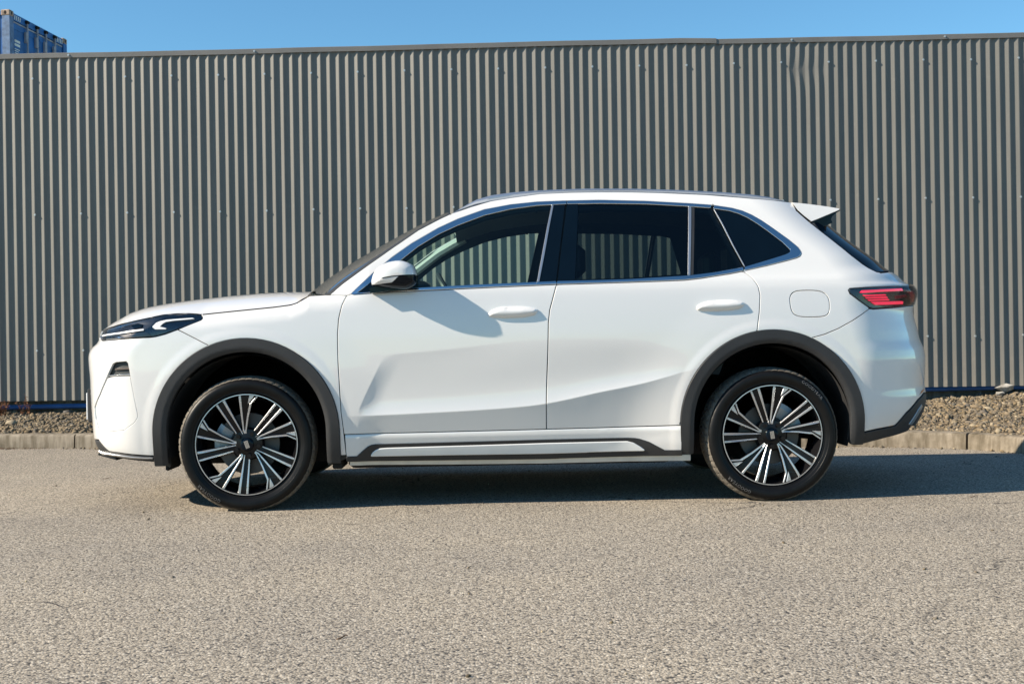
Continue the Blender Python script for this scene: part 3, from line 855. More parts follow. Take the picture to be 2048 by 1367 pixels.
def half_width(x, z):
    x = np.asarray(x, float); z = np.asarray(z, float)
    w = g_prof(z) - 0.010 * (x / 1.4) ** 2 - 0.030 * (np.clip(-1.35 - x, 0, 2) / .8) ** 2
    # fender top rolls in toward the bonnet
    zg = np.interp(x, zg_x, zg_z)
    mf = 1 - smst(-1.02, -0.72, x)
    w = w - mf * 0.034 * np.clip((z - (zg - .09)) / .09, 0, 1.25) ** 2
    # wheel-arch lips
    for xw in (XWF, XWR):
        w = w + 0.0035 * (1 - smst(.50, .55, arch_d(x, z, xw))) + 0.005 * (1 - smst(.50, .75, arch_d(x, z, xw))) * smst(.25, .45, z)
    # hollow in the doors above the lower crease
    zc, zt = f_cr(x), f_tp(x)
    v = np.clip((z - zc) / np.maximum(zt - zc, .05), 0, 1)
    soft = 6.75 * v * (1 - v) ** 2
    crisp = np.where(v < .3, 1 - (1 - np.clip(v / .3, 0, 1)) ** 2, 1 - np.clip((v - .3) / .7, 0, 1) ** 2)
    mixr = smst(hol_a, hol_b, x)
    hol = crisp * (1 - mixr) + soft * mixr
    xw_ = np.interp(z, wl_z, wl_x)
    tw = np.clip((x - xw_) / .105, 0, 1); wall = 1 - (1 - tw) ** 2.0
    end = 1 - smst(fade_b, fade_a, x)
    w = w - 0.012 * hol * wall * end
    low = np.clip(zc - z, 0, .3)
    w = w - 0.29 * low * (1 - np.clip(low / .3, 0, 1) * .35) * (0.55 + 0.45 * wall) * smst(-1.0, -.72, x) * (1 - smst(fade_b, fade_a + .1, x))
    return w

def corner(x, z):
    """rounding factor toward nose and tail, and the running coordinate s"""
    xn = x_nose(z); xt = x_tail(z); lr = l_rear(z)
    sf = np.clip((xn + LF - x) / LF, 0, 1); srr = np.clip((x - (xt - lr)) / lr, 0, 1)
    pf, pr = np.arcsin(sf), np.arcsin(srr)
    return np.cos(pf) ** PF * np.cos(pr) ** p_rear(z), pf / HP, pr / HP
LCF, LCR = LF * HP, LR0 * HP
def s_of(x, z):
    E, a, b = corner(x, z)
    s = np.asarray(x, float).copy()
    s = np.where(a > 0, x_nose(z) + LF - a * LCF, s)
    s = np.where(b > 0, x_tail(z) - l_rear(z) + b * l_rear(z) * HP, s)
    return s
def surf(s, z, off=None):
    """point of the near side: running coordinate s, height z"""
    s = np.asarray(s, float); z = np.asarray(z, float)
    jn = x_nose(z) + LF; lr = l_rear(z); jt = x_tail(z) - lr
    a = np.clip((jn - s) / LCF, 0, 1); b = np.clip((s - jt) / (lr * HP), 0, 1)
    x = np.where(a > 0, jn - LF * np.sin(a * HP), np.where(b > 0, jt + lr * np.sin(b * HP), s))
    E = np.maximum(np.cos(a * HP), 0) ** PF * np.maximum(np.cos(b * HP), 0) ** p_rear(z)
    return np.stack([x, -half_width(x, z) * E, z], -1)
def surf_n(s, z):
    e = 0.0018
    du = surf(s + e, z) - surf(s - e, z); dv = surf(s, z + e) - surf(s, z - e)
    n = np.cross(du, dv)
    return n / np.maximum(np.linalg.norm(n, axis=-1, keepdims=True), 1e-9)
def on_side(pts):
    """photo bearings -> (s, z) on the body side. ('F', py) / ('R', py) = centre line of nose / tail at that height"""
    out = []
    for p in pts:
        if p[0] in ('F', 'R'):
            px = 190 if p[0] == 'F' else (p[2] if len(p) > 2 else 1840)
            _, z = car_plane(px, p[1], 0.0)
            z = float(z)
            s = float(x_nose(z) + LF - LCF) if p[0] == 'F' else float(x_tail(z) + l_rear(z) * (HP - 1))
            out.append((s, z)); continue
        y = -0.93
        for _ in range(14):
            x, z = car_plane(p[0], p[1], y)
            E, _a, _b = corner(x, z)
            y = 0.5 * y + 0.5 * float(-half_width(x, z) * E)
        out.append((float(s_of(np.array(x), np.array(z))), float(z)))
    return np.array(out)

def dens(loop, step, closed=True):
    loop = arr(loop); out = []
    n = len(loop)
    for i in range(n if closed else n - 1):
        a, b = loop[i], loop[(i + 1) % n]
        k = max(1, int(math.ceil(np.linalg.norm(b - a) / step)))
        for j in range(k): out.append(a + (b - a) * j / k)
    if not closed: out.append(loop[-1])
    return np.array(out)
def chaikin(p, it=1, closed=False):
    p = arr(p)
    for _ in range(it):
        if closed:
            q = np.roll(p, -1, 0); p = np.stack([p * .75 + q * .25, p * .25 + q * .75], 1).reshape(-1, 2)
        else:
            a, b = p[:-1], p[1:]
            m = np.stack([a * .75 + b * .25, a * .25 + b * .75], 1).reshape(-1, 2)
            p = np.concatenate([p[:1], m[1:-1], p[-1:]])
    return p
def area(l): return 0.5 * np.sum(l[:, 0] * np.roll(l[:, 1], -1) - np.roll(l[:, 0], -1) * l[:, 1])
def inset(loop, d):
    """move a counter-clockwise loop inward by d"""
    p = loop; a = np.roll(p, 1, 0); b = np.roll(p, -1, 0)
    e1 = p - a; e2 = b - p
    e1 /= np.maximum(np.linalg.norm(e1, axis=1, keepdims=True), 1e-9); e2 /= np.maximum(np.linalg.norm(e2, axis=1, keepdims=True), 1e-9)
    n1 = np.stack([-e1[:, 1], e1[:, 0]], 1); n2 = np.stack([-e2[:, 1], e2[:, 0]], 1)
    n = n1 + n2; l = np.maximum((n * n1).sum(1, keepdims=True), .35)
    n = n / np.maximum(np.linalg.norm(n, axis=1, keepdims=True), 1e-9)
    c = np.clip((n * n1).sum(1, keepdims=True), .45, 1)
    return p + n * (d / c), -n
def inside(pts, loops):
    r = np.zeros(len(pts), bool)
    x, y = pts[:, 0], pts[:, 1]
    for l in loops:
        xa, ya = l[:, 0], l[:, 1]; xb, yb = np.roll(xa, -1), np.roll(ya, -1)
        for i in range(len(l)):
            if ya[i] == yb[i]: continue
            c = (ya[i] > y) != (yb[i] > y)
            r ^= c & (x < (xb[i] - xa[i]) * (y - ya[i]) / (yb[i] - ya[i]) + xa[i])
    return r
def panel(name, loops, mat, parent, off=0.0, grid=0.016, gap=0.004, roll=0.0025, depth=0.014, step=0.010, S=surf, N=surf_n, dome=0.0, feats=()):
    """a pressed panel on the body form: outline loops in (s, z), rolled edges and a return flange"""
    L = []
    for k, l in enumerate(loops):
        l = dens(l, step)
        if (area(l) < 0) != (k > 0): l = l[::-1]
        L.append(l)
    ins = [inset(l, gap / 2 + roll) for l in L]
    B = [i[0] for i in ins]; O = [i[1] for i in ins]
    allb = np.concatenate(B)
    lo, hi = allb.min(0), allb.max(0)
    gx_, gy_ = np.meshgrid(np.arange(lo[0] + grid / 2, hi[0], grid), np.arange(lo[1] + grid / 2, hi[1], grid))
    gx_[1::2] += grid / 2
    gp = np.stack([gx_.ravel(), gy_.ravel()], 1)
    gp = gp[inside(gp, B)]
    if len(gp):
        keep = np.ones(len(gp), bool)
        for c0 in range(0, len(gp), 2000):
            d = ((gp[c0:c0 + 2000, None] - allb[None]) ** 2).sum(-1).min(1)
            keep[c0:c0 + 2000] = d > (0.55 * min(grid, step * 1.2)) ** 2
        gp = gp[keep]
    fe = [dens(q, step, False) for q in feats]
    fe = [q[inside(q, B)] for q in fe]
    if fe and len(gp):
        fa = np.concatenate(fe)
        gp = gp[((gp[:, None] - fa[None]) ** 2).sum(-1).min(1) > (0.4 * grid) ** 2]
    pts = np.concatenate([allb] + fe + ([gp] if len(gp) else []))
    edges, b0 = [], len(allb)
    for q in fe:
        edges += [(b0 + i, b0 + i + 1) for i in range(len(q) - 1) if np.linalg.norm(q[i + 1] - q[i]) < 3 * step]; b0 += len(q)
    b0 = 0
    for l in B:
        n = len(l); edges += [(b0 + i, b0 + (i + 1) % n) for i in range(n)]; b0 += n
    vo, eo, fo, ov, oe, of = delaunay_2d_cdt([Vector(p) for p in pts.tolist()], edges, [], 0, 1e-7)
    P2 = np.array([tuple(v) for v in vo]); T = np.array([f for f in fo if len(f) == 3])
    T = T[inside(P2[T].mean(1), B)]
    used = np.unique(T); remap = -np.ones(len(P2), int); remap[used] = np.arange(len(used))
    src = np.array([o[0] if len(o) else -1 for o in ov])
    P2u = P2[used]; T = remap[T]
    N3 = N(P2u[:, 0], P2u[:, 1])
    offs = off(P2u[:, 0], P2u[:, 1]) if callable(off) else np.full(len(P2u), off)
    if dome:
        dd = np.full(len(P2u), 1e9)
        for c0 in range(0, len(P2u), 2000):
            dd[c0:c0 + 2000] = np.sqrt(((P2u[c0:c0 + 2000, None] - allb[None]) ** 2).sum(-1).min(1))
        offs = offs + dome * (1 - np.clip(1 - dd / (dd.max() + 1e-9), 0, 1) ** 2.2)
    P3 = S(P2u[:, 0], P2u[:, 1]) + N3 * offs[:, None]
    # orientation
    t0 = T[len(T) // 2]; fn = np.cross(P3[T[:, 1]] - P3[T[:, 0]], P3[T[:, 2]] - P3[T[:, 0]])
    if (fn * N3[T[:, 0]]).sum() < 0: T = T[:, ::-1]
    if callable(off) or dome:
        vn = np.zeros_like(P3); fn = np.cross(P3[T[:, 1]] - P3[T[:, 0]], P3[T[:, 2]] - P3[T[:, 0]])
        for k in range(3): np.add.at(vn, T[:, k], fn)
        N3b = vn / np.maximum(np.linalg.norm(vn, axis=1, keepdims=True), 1e-9)
    else: N3b = N3
    V, NN, FF = [P3], [N3b], [tuple(t) for t in T]
    inv = {int(src[u]): i for i, u in enumerate(used) if src[u] >= 0}
    base = len(P3); b0 = 0
    for l, o in zip(B, O):
        n = len(l)
        idx = [inv.get(b0 + i, -1) for i in range(n)]
        q2 = l + o * roll
        qn = N(q2[:, 0], q2[:, 1]); q = S(q2[:, 0], q2[:, 1])
        of_ = off(q2[:, 0], q2[:, 1]) if callable(off) else np.full(n, off)
        pin = S(l[:, 0], l[:, 1]); side = q - pin; side /= np.maximum(np.linalg.norm(side, axis=1, keepdims=True), 1e-9)
        r1 = q + qn * (of_ - roll * .8)[:, None]; r2 = q + qn * (of_ - depth)[:, None]
        V += [r1, r2]; NN += [qn * .45 + side * .9, side]
        for i in range(n):
            j = (i + 1) % n
            a, b = idx[i], idx[j]
            if a >= 0 and b >= 0: FF.append((a, base + i, base + j, b))
            FF.append((base + i, base + n + i, base + n + j, base + j))
        base += 2 * n; b0 += n
    NN = np.concatenate(NN); NN /= np.maximum(np.linalg.norm(NN, axis=1, keepdims=True), 1e-9)
    return mesh_obj(name, np.concatenate(V), FF, mat, parent, True, NN)

def mirrored(o, parent):
    """the same part on the other side of the car"""
    c = o.copy(); link(c, parent); c.scale = (1, -1, 1)
    for ch in list(o.children):
        d = ch.copy(); link(d, c)
        for g_ in list(ch.children):
            h_ = g_.copy(); link(h_, d)
    return c

# ---------------------------------------------------------------- outlines measured in the photo
HOOD_GAP = [(402.5, 629), (440, 625), (479, 621), (549, 614), (582, 609.5), (594, 605.5), (604, 600), (620, 591)]
LAMP_TOP = [(199, 670), (203, 664), (208.5, 659), (230, 652), (260, 644), (294, 636.5), (326, 629.6), (350, 627.6), (377, 627), (395, 629)]
LAMP_REAR = [(402.5, 629), (405, 633), (405, 636.5), (402, 639.5)]
LAMP_BOT = [(378, 649), (355, 658), (330, 667), (311, 672), (300, 673.5), (275, 675), (249, 676.5), (225, 678.5), (205, 680), (200, 677)]
def arch_loop(xw, r, z0, a0=0.0, a1=math.pi, n=40):
    return [(xw + r * math.cos(t), ARCH_Z + r * math.sin(t)) for t in np.linspace(a0, a1, n)]
def sz(loop_xz):
    l = arr(loop_xz); return np.stack([s_of(l[:, 0], l[:, 1]), l[:, 1]], 1)
DOOR_F = [(693, 591), (684, 609.5), (679, 629), (677, 639), (675, 668), (675.3, 695), (676, 723), (679, 774), (682, 825), (688, 869)]
DOOR_B = [(1113, 568.5), (1106, 596), (1099.6, 620), (1097, 645), (1096, 699), (1094, 754.5), (1092.7, 810), (1093, 858)]
DOOR_R = [(1486, 541.6), (1504, 555), (1512, 565), (1517, 574), (1520.5, 590), (1519, 624), (1515, 657)]
BELT_OUT = [(701.5, 588), (782, 583.5), (885, 579), (1000, 573.5), (1113, 568.5), (1200, 566), (1262, 564), (1320, 562), (1368, 560), (1400, 556.5), (1428, 552), (1460, 547), (1486, 541.6)]
QUART_OUT = [(1486, 541.6), (1534, 531), (1570, 522), (1592, 516), (1599, 512.5), (1602, 507), (1601, 502), (1595, 493), (1576.5, 478), (1543, 454), (1523, 440.5), (1504, 429.6), (1485, 421.5), (1464.5, 416), (1425, 410)]
TOP_OUT = [(1425, 410), (1383, 407), (1292, 402), (1201, 400), (1133, 401.3), (1074.6, 403.5), (1022, 409), (969, 419), (916, 438), (877, 456), (824, 486.6), (785, 514), (748, 544.6), (701.5, 588)]
BELT_IN = [(713, 587), (782, 578.5), (835, 575.6), (943, 569.6), (1048, 565), (1115, 562), (1200, 560), (1262, 558), (1377, 551), (1428, 544.7), (1487, 534)]
QUART_IN = [(1487, 534), (1530, 521.5), (1564, 511), (1574, 507.5), (1579.6, 504), (1580, 499.5), (1564, 484), (1534, 461.4), (1515, 448), (1495, 435.7), (1477, 427.5), (1458.5, 422), (1422, 416.6)]
TOP_IN = [(1422, 416.6), (1368, 412.5), (1292, 408.4), (1201, 407.3), (1133, 408.4), (1074.6, 411.2), (1022, 418.5), (969, 431), (916, 451), (877, 469), (837, 493), (803, 519.5), (760, 552), (713, 587)]
A_EDGE = [(659, 589), (687, 565.6), (732, 533), (784.6, 496), (837, 460), (877, 439), (902, 427)]
ROOF_EDGE = [(902, 427), (920, 421), (943, 413), (982, 401.5), (1022, 394.8), (1080, 387), (1140, 384.3), (1201, 383.4), (1262, 383.6), (1322, 385), (1413, 389), (1504, 396.5), (1564, 402), (1584, 405)]
FIN_EDGE = [(1584, 405), (1592.8, 421), (1618.4, 443.5), (1662.4, 478), (1703.4, 511), (1725, 527.5), (1740, 537), (1752.6, 543), (1758.7, 544)]
TL_TOP = [(1804.5, 571), (1742, 573.7), (1700, 576.6), (1697, 580)]
TL_BOT = [(1700, 587), (1718, 600.5), (1737, 614), (1746, 617), (1790, 614), (1820, 611)]
BUMP_SEAM = [(1739, 617), (1706, 640.6), (1676.5, 657), (1650, 668), (1618, 677)]
A_FRONT = sz(arch_loop(XWF, ARCH_RO, 0)); A_REAR = sz(arch_loop(XWR, ARCH_RO, 0))
def arch_part(xw, xa, xb, r=ARCH_RO):
    """points along the arch from x = xa to x = xb"""
    ta = math.acos(max(-1, min(1, (xa - xw) / r))); tb = math.acos(max(-1, min(1, (xb - xw) / r)))
    return sz([(xw + r * math.cos(t), ARCH_Z + r * math.sin(t)) for t in np.linspace(ta, tb, 24)])
cat = lambda *a: np.concatenate([np.asarray(q, float).reshape(-1, 2) for q in a])
z_sill_f = on_side([(685, 869)])[0][1]; z_low_f = on_side([(686, 910.5)])[0][1]

crest_line = np.stack([np.linspace(cr_x[0], cr_x[-1], 300), f_cr(np.linspace(cr_x[0], cr_x[-1], 300))], 1)
top_line = np.stack([np.linspace(tp_x[1], hol_b, 160), f_tp(np.linspace(tp_x[1], hol_b, 160))], 1)
_wz = np.linspace(wl_z[1], wl_z[-2], 80)
wall_line = np.stack([np.interp(_wz, wl_z, wl_x), _wz], 1)
# headlamp
lamp_loop = chaikin(cat(on_side(LAMP_TOP), on_side(LAMP_REAR), on_side(LAMP_BOT)), 1, True)
lamp = panel('headlight', [lamp_loop], M['lamp_dark'], car, off=-.004, grid=.012, gap=.003)
def lamp_bit(name, pts, mat, parent, off=.0015, depth=.006, **k):
    return panel(name, [on_side(pts)], mat, parent, off=off, grid=.012, gap=0, roll=.001, depth=depth, step=.006, **k)
lamp_bit('light_guide', [(305, 654), (313, 646), (322, 642.5), (334, 640), (360, 638), (385, 636.3), (390, 638), (372, 640), (348, 642), (332, 644.5), (326, 648), (320.6, 653.5), (334, 656.6), (332, 658.6), (311, 658.8)], M['drl'], lamp, off=.0062, depth=.009)
lamp_bit('light_bar', [(206, 670.3), (240, 665), (289, 658), (288, 661.2), (240, 668.2), (206, 673.2)], M['drl'], lamp, off=.0062, depth=.009)
lamp_bit('reflector', [(206, 675.3), (222, 672.5), (233.5, 671), (243, 675.5), (230, 677), (212, 678.6)], M['chrome'], lamp)
lamp_bit('lower_reflector', [(238, 671), (289, 663), (297, 666), (302, 671.5), (275, 673.2), (250, 674.8)], M['lamp_warm'], lamp)
lamp_bit('projector', [(262, 650), (276, 646.5), (286, 648.5), (283, 654), (268, 657.5)], M['gloss_black'], lamp)
panel('lens', [lamp_loop], M['lens'], lamp, off=.0045, grid=.014, gap=.006, roll=.002, depth=.008)
mirrored(lamp, car)

# front fender
xa = car_plane(419, 692, -.93)[0]
seam_f = on_side([(419, 691.5), (386, 674.5), (355, 658.5)])
fender = panel('front_fender', [cat(on_side([(402, 639.7), (405, 636.5), (405, 633), (402.5, 629)]), on_side(HOOD_GAP), on_side([(640, 589.8), (659, 589.3), (680, 590)]), on_side(DOOR_F), on_side([(693, 910)]), sz([(XWF + ARCH_RO, z_low_f)]), arch_part(XWF, XWF + ARCH_RO, xa), seam_f, on_side([(378, 649)]))], M['paint'], car, grid=.016, gap=.0035)
mirrored(fender, car)

# front bumper, one skin per side
vent_px = [(226, 727.5), (232, 724.5), (252, 723), (255, 726), (257.5, 738), (260, 750), (236, 751.5), (214.5, 753.5)]
pent_px = [(213.5, 756), (222, 753.5), (259.5, 751.6), (263, 770), (271, 811), (275, 828), (274, 836), (267, 846), (247, 860), (222, 862), (196, 858), (190, 836), (187.5, 814), (199, 788)]
hole_px = [(226, 727.5), (232, 724.5), (252, 723), (255, 726), (257.5, 738), (263, 770), (271, 811), (275, 828), (274, 836), (267, 846), (247, 860), (222, 862), (196, 858), (190, 836), (188, 814), (199, 788), (213, 755)]
z_nose = float(on_side([(207, 659.5)])[0][1])
s_tip = float(lamp_loop[:, 0].min()) - .004
z_tip = float(lamp_loop[np.argmin(lamp_loop[:, 0]), 1])
s_mid = float(x_nose(z_nose) + LF - LCF)
bump_loop = cat([(s_mid, z_nose), (s_tip + .002, z_nose), (s_tip, z_tip + .012), (s_tip, z_tip - .014)], on_side([(206, 681), (225, 679.5), (249, 677.5), (275, 676), (300, 674.5), (311, 673), (330, 668), (355, 658.7)]), seam_f[::-1][1:], arch_part(XWF, xa, XWF - ARCH_RO), sz([(XWF - ARCH_RO, car_plane(313, 910, -.9)[1])]), on_side([(307, 911), (285, 910), (260, 908), (238, 905), (218, 902), (208, 893), (197, 879), ('F', 866), ('F', 850), ('F', 830), ('F', 810), ('F', 790), ('F', 770), ('F', 750), ('F', 730), ('F', 715), ('F', 705), ('F', 696), ('F', 688), ('F', 680), ('F', 672)]) - np.array([0, 0]))
bump_loop[-14:, 0] -= .012
bumper = panel('front_bumper', [bump_loop, on_side(hole_px)], M['paint'], car, grid=.018, gap=.0035)
pl = on_side(pent_px); ps0, ps1 = pl[:, 0].min(), pl[:, 0].max()
panel('bumper_insert', [pl], M['paint'], bumper, off=lambda s, z: -.007 * (1 - np.clip((s - ps0) / (ps1 - ps0), 0, 1)) - .001, grid=.016, gap=.0015, roll=.002, depth=.012)
vt = panel('vent', [on_side(vent_px)], M['gloss_black'], bumper, off=-.022, grid=.014, gap=0, depth=.002)
lamp_bit('vent_blade', [(228, 736), (256, 733.5), (257.5, 738), (226, 740.5)], M['lamp_warm'], vt, off=-.010)
lamp_bit('vent_lip', [(217, 750), (259, 747), (260, 750), (215, 753)], M['chrome'], vt, off=-.004)
lamp_bit('parking_sensor', [(196.5, 818), (198, 817), (199, 819), (199, 823), (197.5, 824.5), (196.3, 822)], M['silver_plastic'], bumper, off=-.012, depth=.004)
mirrored(bumper, car)
bl = cat(on_side([('F', 868), (197, 881), (208, 895), (219, 903), (238, 906.5), (260, 909.5), (285, 911.5), (309, 912.5), (313, 911.5)]), sz([(XWF - ARCH_RO, .25), (XWF - ARCH_RO + .01, .243)]), on_side([(311, 924), (285, 922.5), (260, 920), (223, 913), (205, 906), ('F', 897)]))
splitter = panel('bumper_lower_trim', [bl], M['cladding'], car, off=-.002, grid=.016, gap=.002)
lamp_bit('trim_strip', [(184, 897), (196, 901), (219, 906), (240, 909), (262, 912), (290, 914), (306, 914), (306, 916.5), (288, 916.5), (260, 914.5), (238, 911.5), (215, 908), (194, 903)], M['satin'], splitter, off=.006, depth=.008)
mirrored(splitter, car)
lip_x = float(x_nose(.28))
MB().prism([(lip_x + .08, .232), (lip_x - .022, .262), (lip_x - .026, .268), (lip_x - .018, .276), (lip_x + .07, .252)], -.42, .42).build('splitter_lip', M['cladding'], car)
# number plate on its bracket at the nose
px_, pz0 = car_plane(177, 835, 0.0); _, pz1 = car_plane(177, 783, 0.0)
nb = float(car_plane(172.5, 800, -.18)[0]) + .030
br = MB().box((nb - .020, -.19, pz0 - .012), (nb + .09, .19, pz1 + .022), .004).build('plate_bracket', M['cladding'], car)
MB().box((nb - .030, -.18, pz0), (nb - .022, .18, pz1), .002).build('number_plate', M['plate'], br)

# doors (skins below the glass)
fd = panel('front_door', [cat(on_side(DOOR_F), on_side([(690, 868.6), (820, 865), (960, 861.5), (1092, 858)]), on_side(DOOR_B)[::-1], on_side(BELT_OUT[:5])[::-1])], M['paint'], car, grid=.0085, gap=.0045, feats=(crest_line, crest_line + np.array([0, .004]), crest_line - np.array([0, .004]), top_line, top_line + np.array([0, .005]), top_line - np.array([0, .005]), wall_line + np.array([.004, 0]), wall_line - np.array([.004, 0])))
rdl = cat(on_side(DOOR_B), on_side([(1094, 858), (1200, 855), (1300, 852), (1364, 850)]))
xr_end = car_plane(1513, 669, -.94)[0]
rd = panel('rear_door', [cat(rdl, sz([(XWR - ARCH_RO, ARCH_Z)]), arch_part(XWR, XWR - ARCH_RO, xr_end), on_side(DOOR_R)[::-1], on_side(BELT_OUT[4:])[::-1])], M['paint'], car, grid=.0115, gap=.0045, feats=(crest_line, crest_line + np.array([0, .004]), crest_line - np.array([0, .004])))

# body side: pillars, cant rail and rear quarter
fuel_px = [(1579.6, 600), (1580.5, 592), (1585, 585), (1595, 581), (1620, 580), (1640, 581.5), (1651, 587), (1657.5, 596), (1659.5, 608), (1659, 622), (1655, 629.5), (1645, 633), (1620, 634), (1600, 633), (1588, 628.5), (1582, 618)]
fuel_loop = chaikin(on_side(fuel_px), 1, True)
xs_ = car_plane(1618, 677, -.93)[0]
quarter = panel('body_side', [cat(on_side(A_EDGE), on_side(ROOF_EDGE), on_side(FIN_EDGE), on_side([(1795.6, 568.5), (1800, 570.5)]), on_side(TL_TOP), on_side(TL_BOT[:3]), on_side(BUMP_SEAM), arch_part(XWR, xs_, xr_end), on_side(DOOR_R)[::-1], on_side(QUART_OUT), on_side(TOP_OUT), on_side([(693, 590.5), (680, 590)])), fuel_loop], M['paint'], car, grid=.014, gap=.0035)
panel('fuel_flap', [fuel_loop], M['paint'], quarter, off=-.0005, grid=.014, gap=.0035)

# rear bumper, tail lamp, lower trim, rear screen, tailgate
rb = panel('rear_bumper', [cat(on_side(BUMP_SEAM)[::-1], on_side([(1746, 618), (1790, 615), (1820, 612), ('R', 612)]), on_side([('R', y_) for y_ in (630, 650, 670, 690, 705, 720, 740, 760)]) + np.array([.012, 0]), on_side([('R', 782), (1848, 785), (1835, 799), (1812, 825), (1795, 845), (1790, 850), (1755, 857), (1722, 864)]), sz([(XWR + ARCH_RO, car_plane(1719, 862, -.93)[1])]), arch_part(XWR, XWR + ARCH_RO, xs_))], M['paint'], car, grid=.016, gap=.0035)
lamp_bit('side_reflector', [(1839, 789), (1848, 781.5), (1849.5, 776), (1843, 781)], M['orange'], rb, off=.002)
mirrored(rb, car)
low = panel('rear_lower_trim', [cat(on_side([('R', 784), (1849, 787), (1836, 801), (1813, 827), (1796, 847), (1791, 852), (1755, 859), (1720, 866), (1717, 889), (1745, 882), (1771.6, 875), (1815, 862), (1823, 851), ('R', 850)]))], M['cladding'], car, off=.001, grid=.016, gap=.002)
lamp_bit('diffuser_strip', [(1817, 848), (1836, 818), (1843, 808), (1845, 812), (1838, 826), (1823, 849)], M['satin'], low, off=.004)
mirrored(low, car)
tl_loop = cat(on_side(TL_TOP)[::-1], on_side([('R', 573)]), on_side([('R', 610)]), on_side(TL_BOT)[::-1])
tl = panel('taillight', [tl_loop], M['lamp_dark'], car, off=.001, grid=.014, gap=.003)
lamp_bit('red_bar', [(1718, 585), (1722, 581), (1760, 579), (1801, 577), (1804, 581.5), (1760, 583.5), (1724, 586)], M['red'], tl, off=.0092, depth=.009)
for k in range(3):
    y = 589.5 + k * 4.6
    lamp_bit('red_line', [(1724 + k * 5, y), (1769 + k * 3, y - 1.6), (1771 + k * 3, y + 1.2), (1727 + k * 5, y + 2.9)], M['red'], tl, off=.0092, depth=.009)
lamp_bit('red_bar', [(1740, 603.2), (1772, 602.6), (1804, 601.5), (1803, 607.5), (1770, 609), (1749, 609.6)], M['red'], tl, off=.0092, depth=.009)
lamp_bit('inner_reflector', [(1788, 591), (1812, 588.5), (1815, 594), (1790, 597)], M['dark_red'], tl, off=.003)
lamp_bit('red_bar', [(1806, 578), (1826, 582), (1831, 594), (1831, 603), (1822, 604), (1820, 590)], M['dark_red'], tl, off=.003)
panel('lens', [tl_loop], M['lens'], tl, off=.0075, grid=.018, gap=.006, roll=.002, depth=.008)
mirrored(tl, car)
gate = panel('tailgate', [cat(on_side([(1758.7, 545), (1797, 569), (1804.5, 570.5), ('R', 571), ('R', 546, 1775)]))], M['paint'], car, off=-.002, grid=.016, gap=.0035)
mirrored(gate, car)
rs = panel('rear_screen', [cat(on_side([(1620, 445)]), on_side(FIN_EDGE[3:]), on_side([('R', 545, 1775), ('R', 446, 1658)]))], M['gloss_black'], car, off=-.001, grid=.016, gap=.003)
mirrored(rs, car)

# side sills
sill_top = [(690, 869.5), (820, 866), (960, 862.5), (1093, 859), (1200, 856), (1300, 853), (1364, 851)]
sill_bot = [(1363, 898.5), (1300, 900), (1093, 905), (900, 908), (693, 911)]
def sill_off(s, z):
    zt = np.interp(s, st_[:, 0], st_[:, 1]); d = zt - z
    return .003 + .006 * smst(0, .016, d) + .003 * smst(.02, .12, d)
st_ = on_side(sill_top)
sill = panel('side_sill', [cat(st_[::-1], on_side(sill_bot)[::-1])], M['paint'], car, off=sill_off, grid=.011, gap=.001)
sill_trim_px = [(714, 909.5), (722, 901), (734.5, 891), (742, 887.5), (751, 886), (900, 882), (1093, 876.7), (1200, 874.4), (1254.6, 873.3), (1270, 874), (1279.6, 875.7), (1299, 882), (1329.6, 897.7), (1364, 897.5), (1364, 908), (1093, 914.5), (693, 920.5), (692, 911)]
sill_trim = panel('sill_trim', [on_side(sill_trim_px)], M['cladding'], sill, off=lambda s, z: sill_off(s, z) + .006, grid=.012, gap=0, roll=.002, depth=.012)
ins_px = [(739, 909), (745, 901), (751, 896.5), (759.5, 893.3), (775, 892.2), (1093, 883), (1254.6, 879.6), (1266, 882.4), (1280, 890), (1291, 897.3), (1287, 898.6), (1093, 903.2), (900, 906)]
panel('sill_insert', [on_side(ins_px)], M['silver_plastic'], sill, off=lambda s, z: sill_off(s, z) + .012, grid=.012, gap=0, roll=.004, depth=.010)
tray_px = [(700, 921), (1093, 915), (1381, 908), (1381, 919.5), (1300, 920.5), (1093, 925), (900, 927), (700, 929.5)]
panel('sill_flange', [on_side(tray_px)], M['alu'], sill, off=.006, grid=.016, gap=0, roll=.001, depth=.02)
mirrored(sill, car)

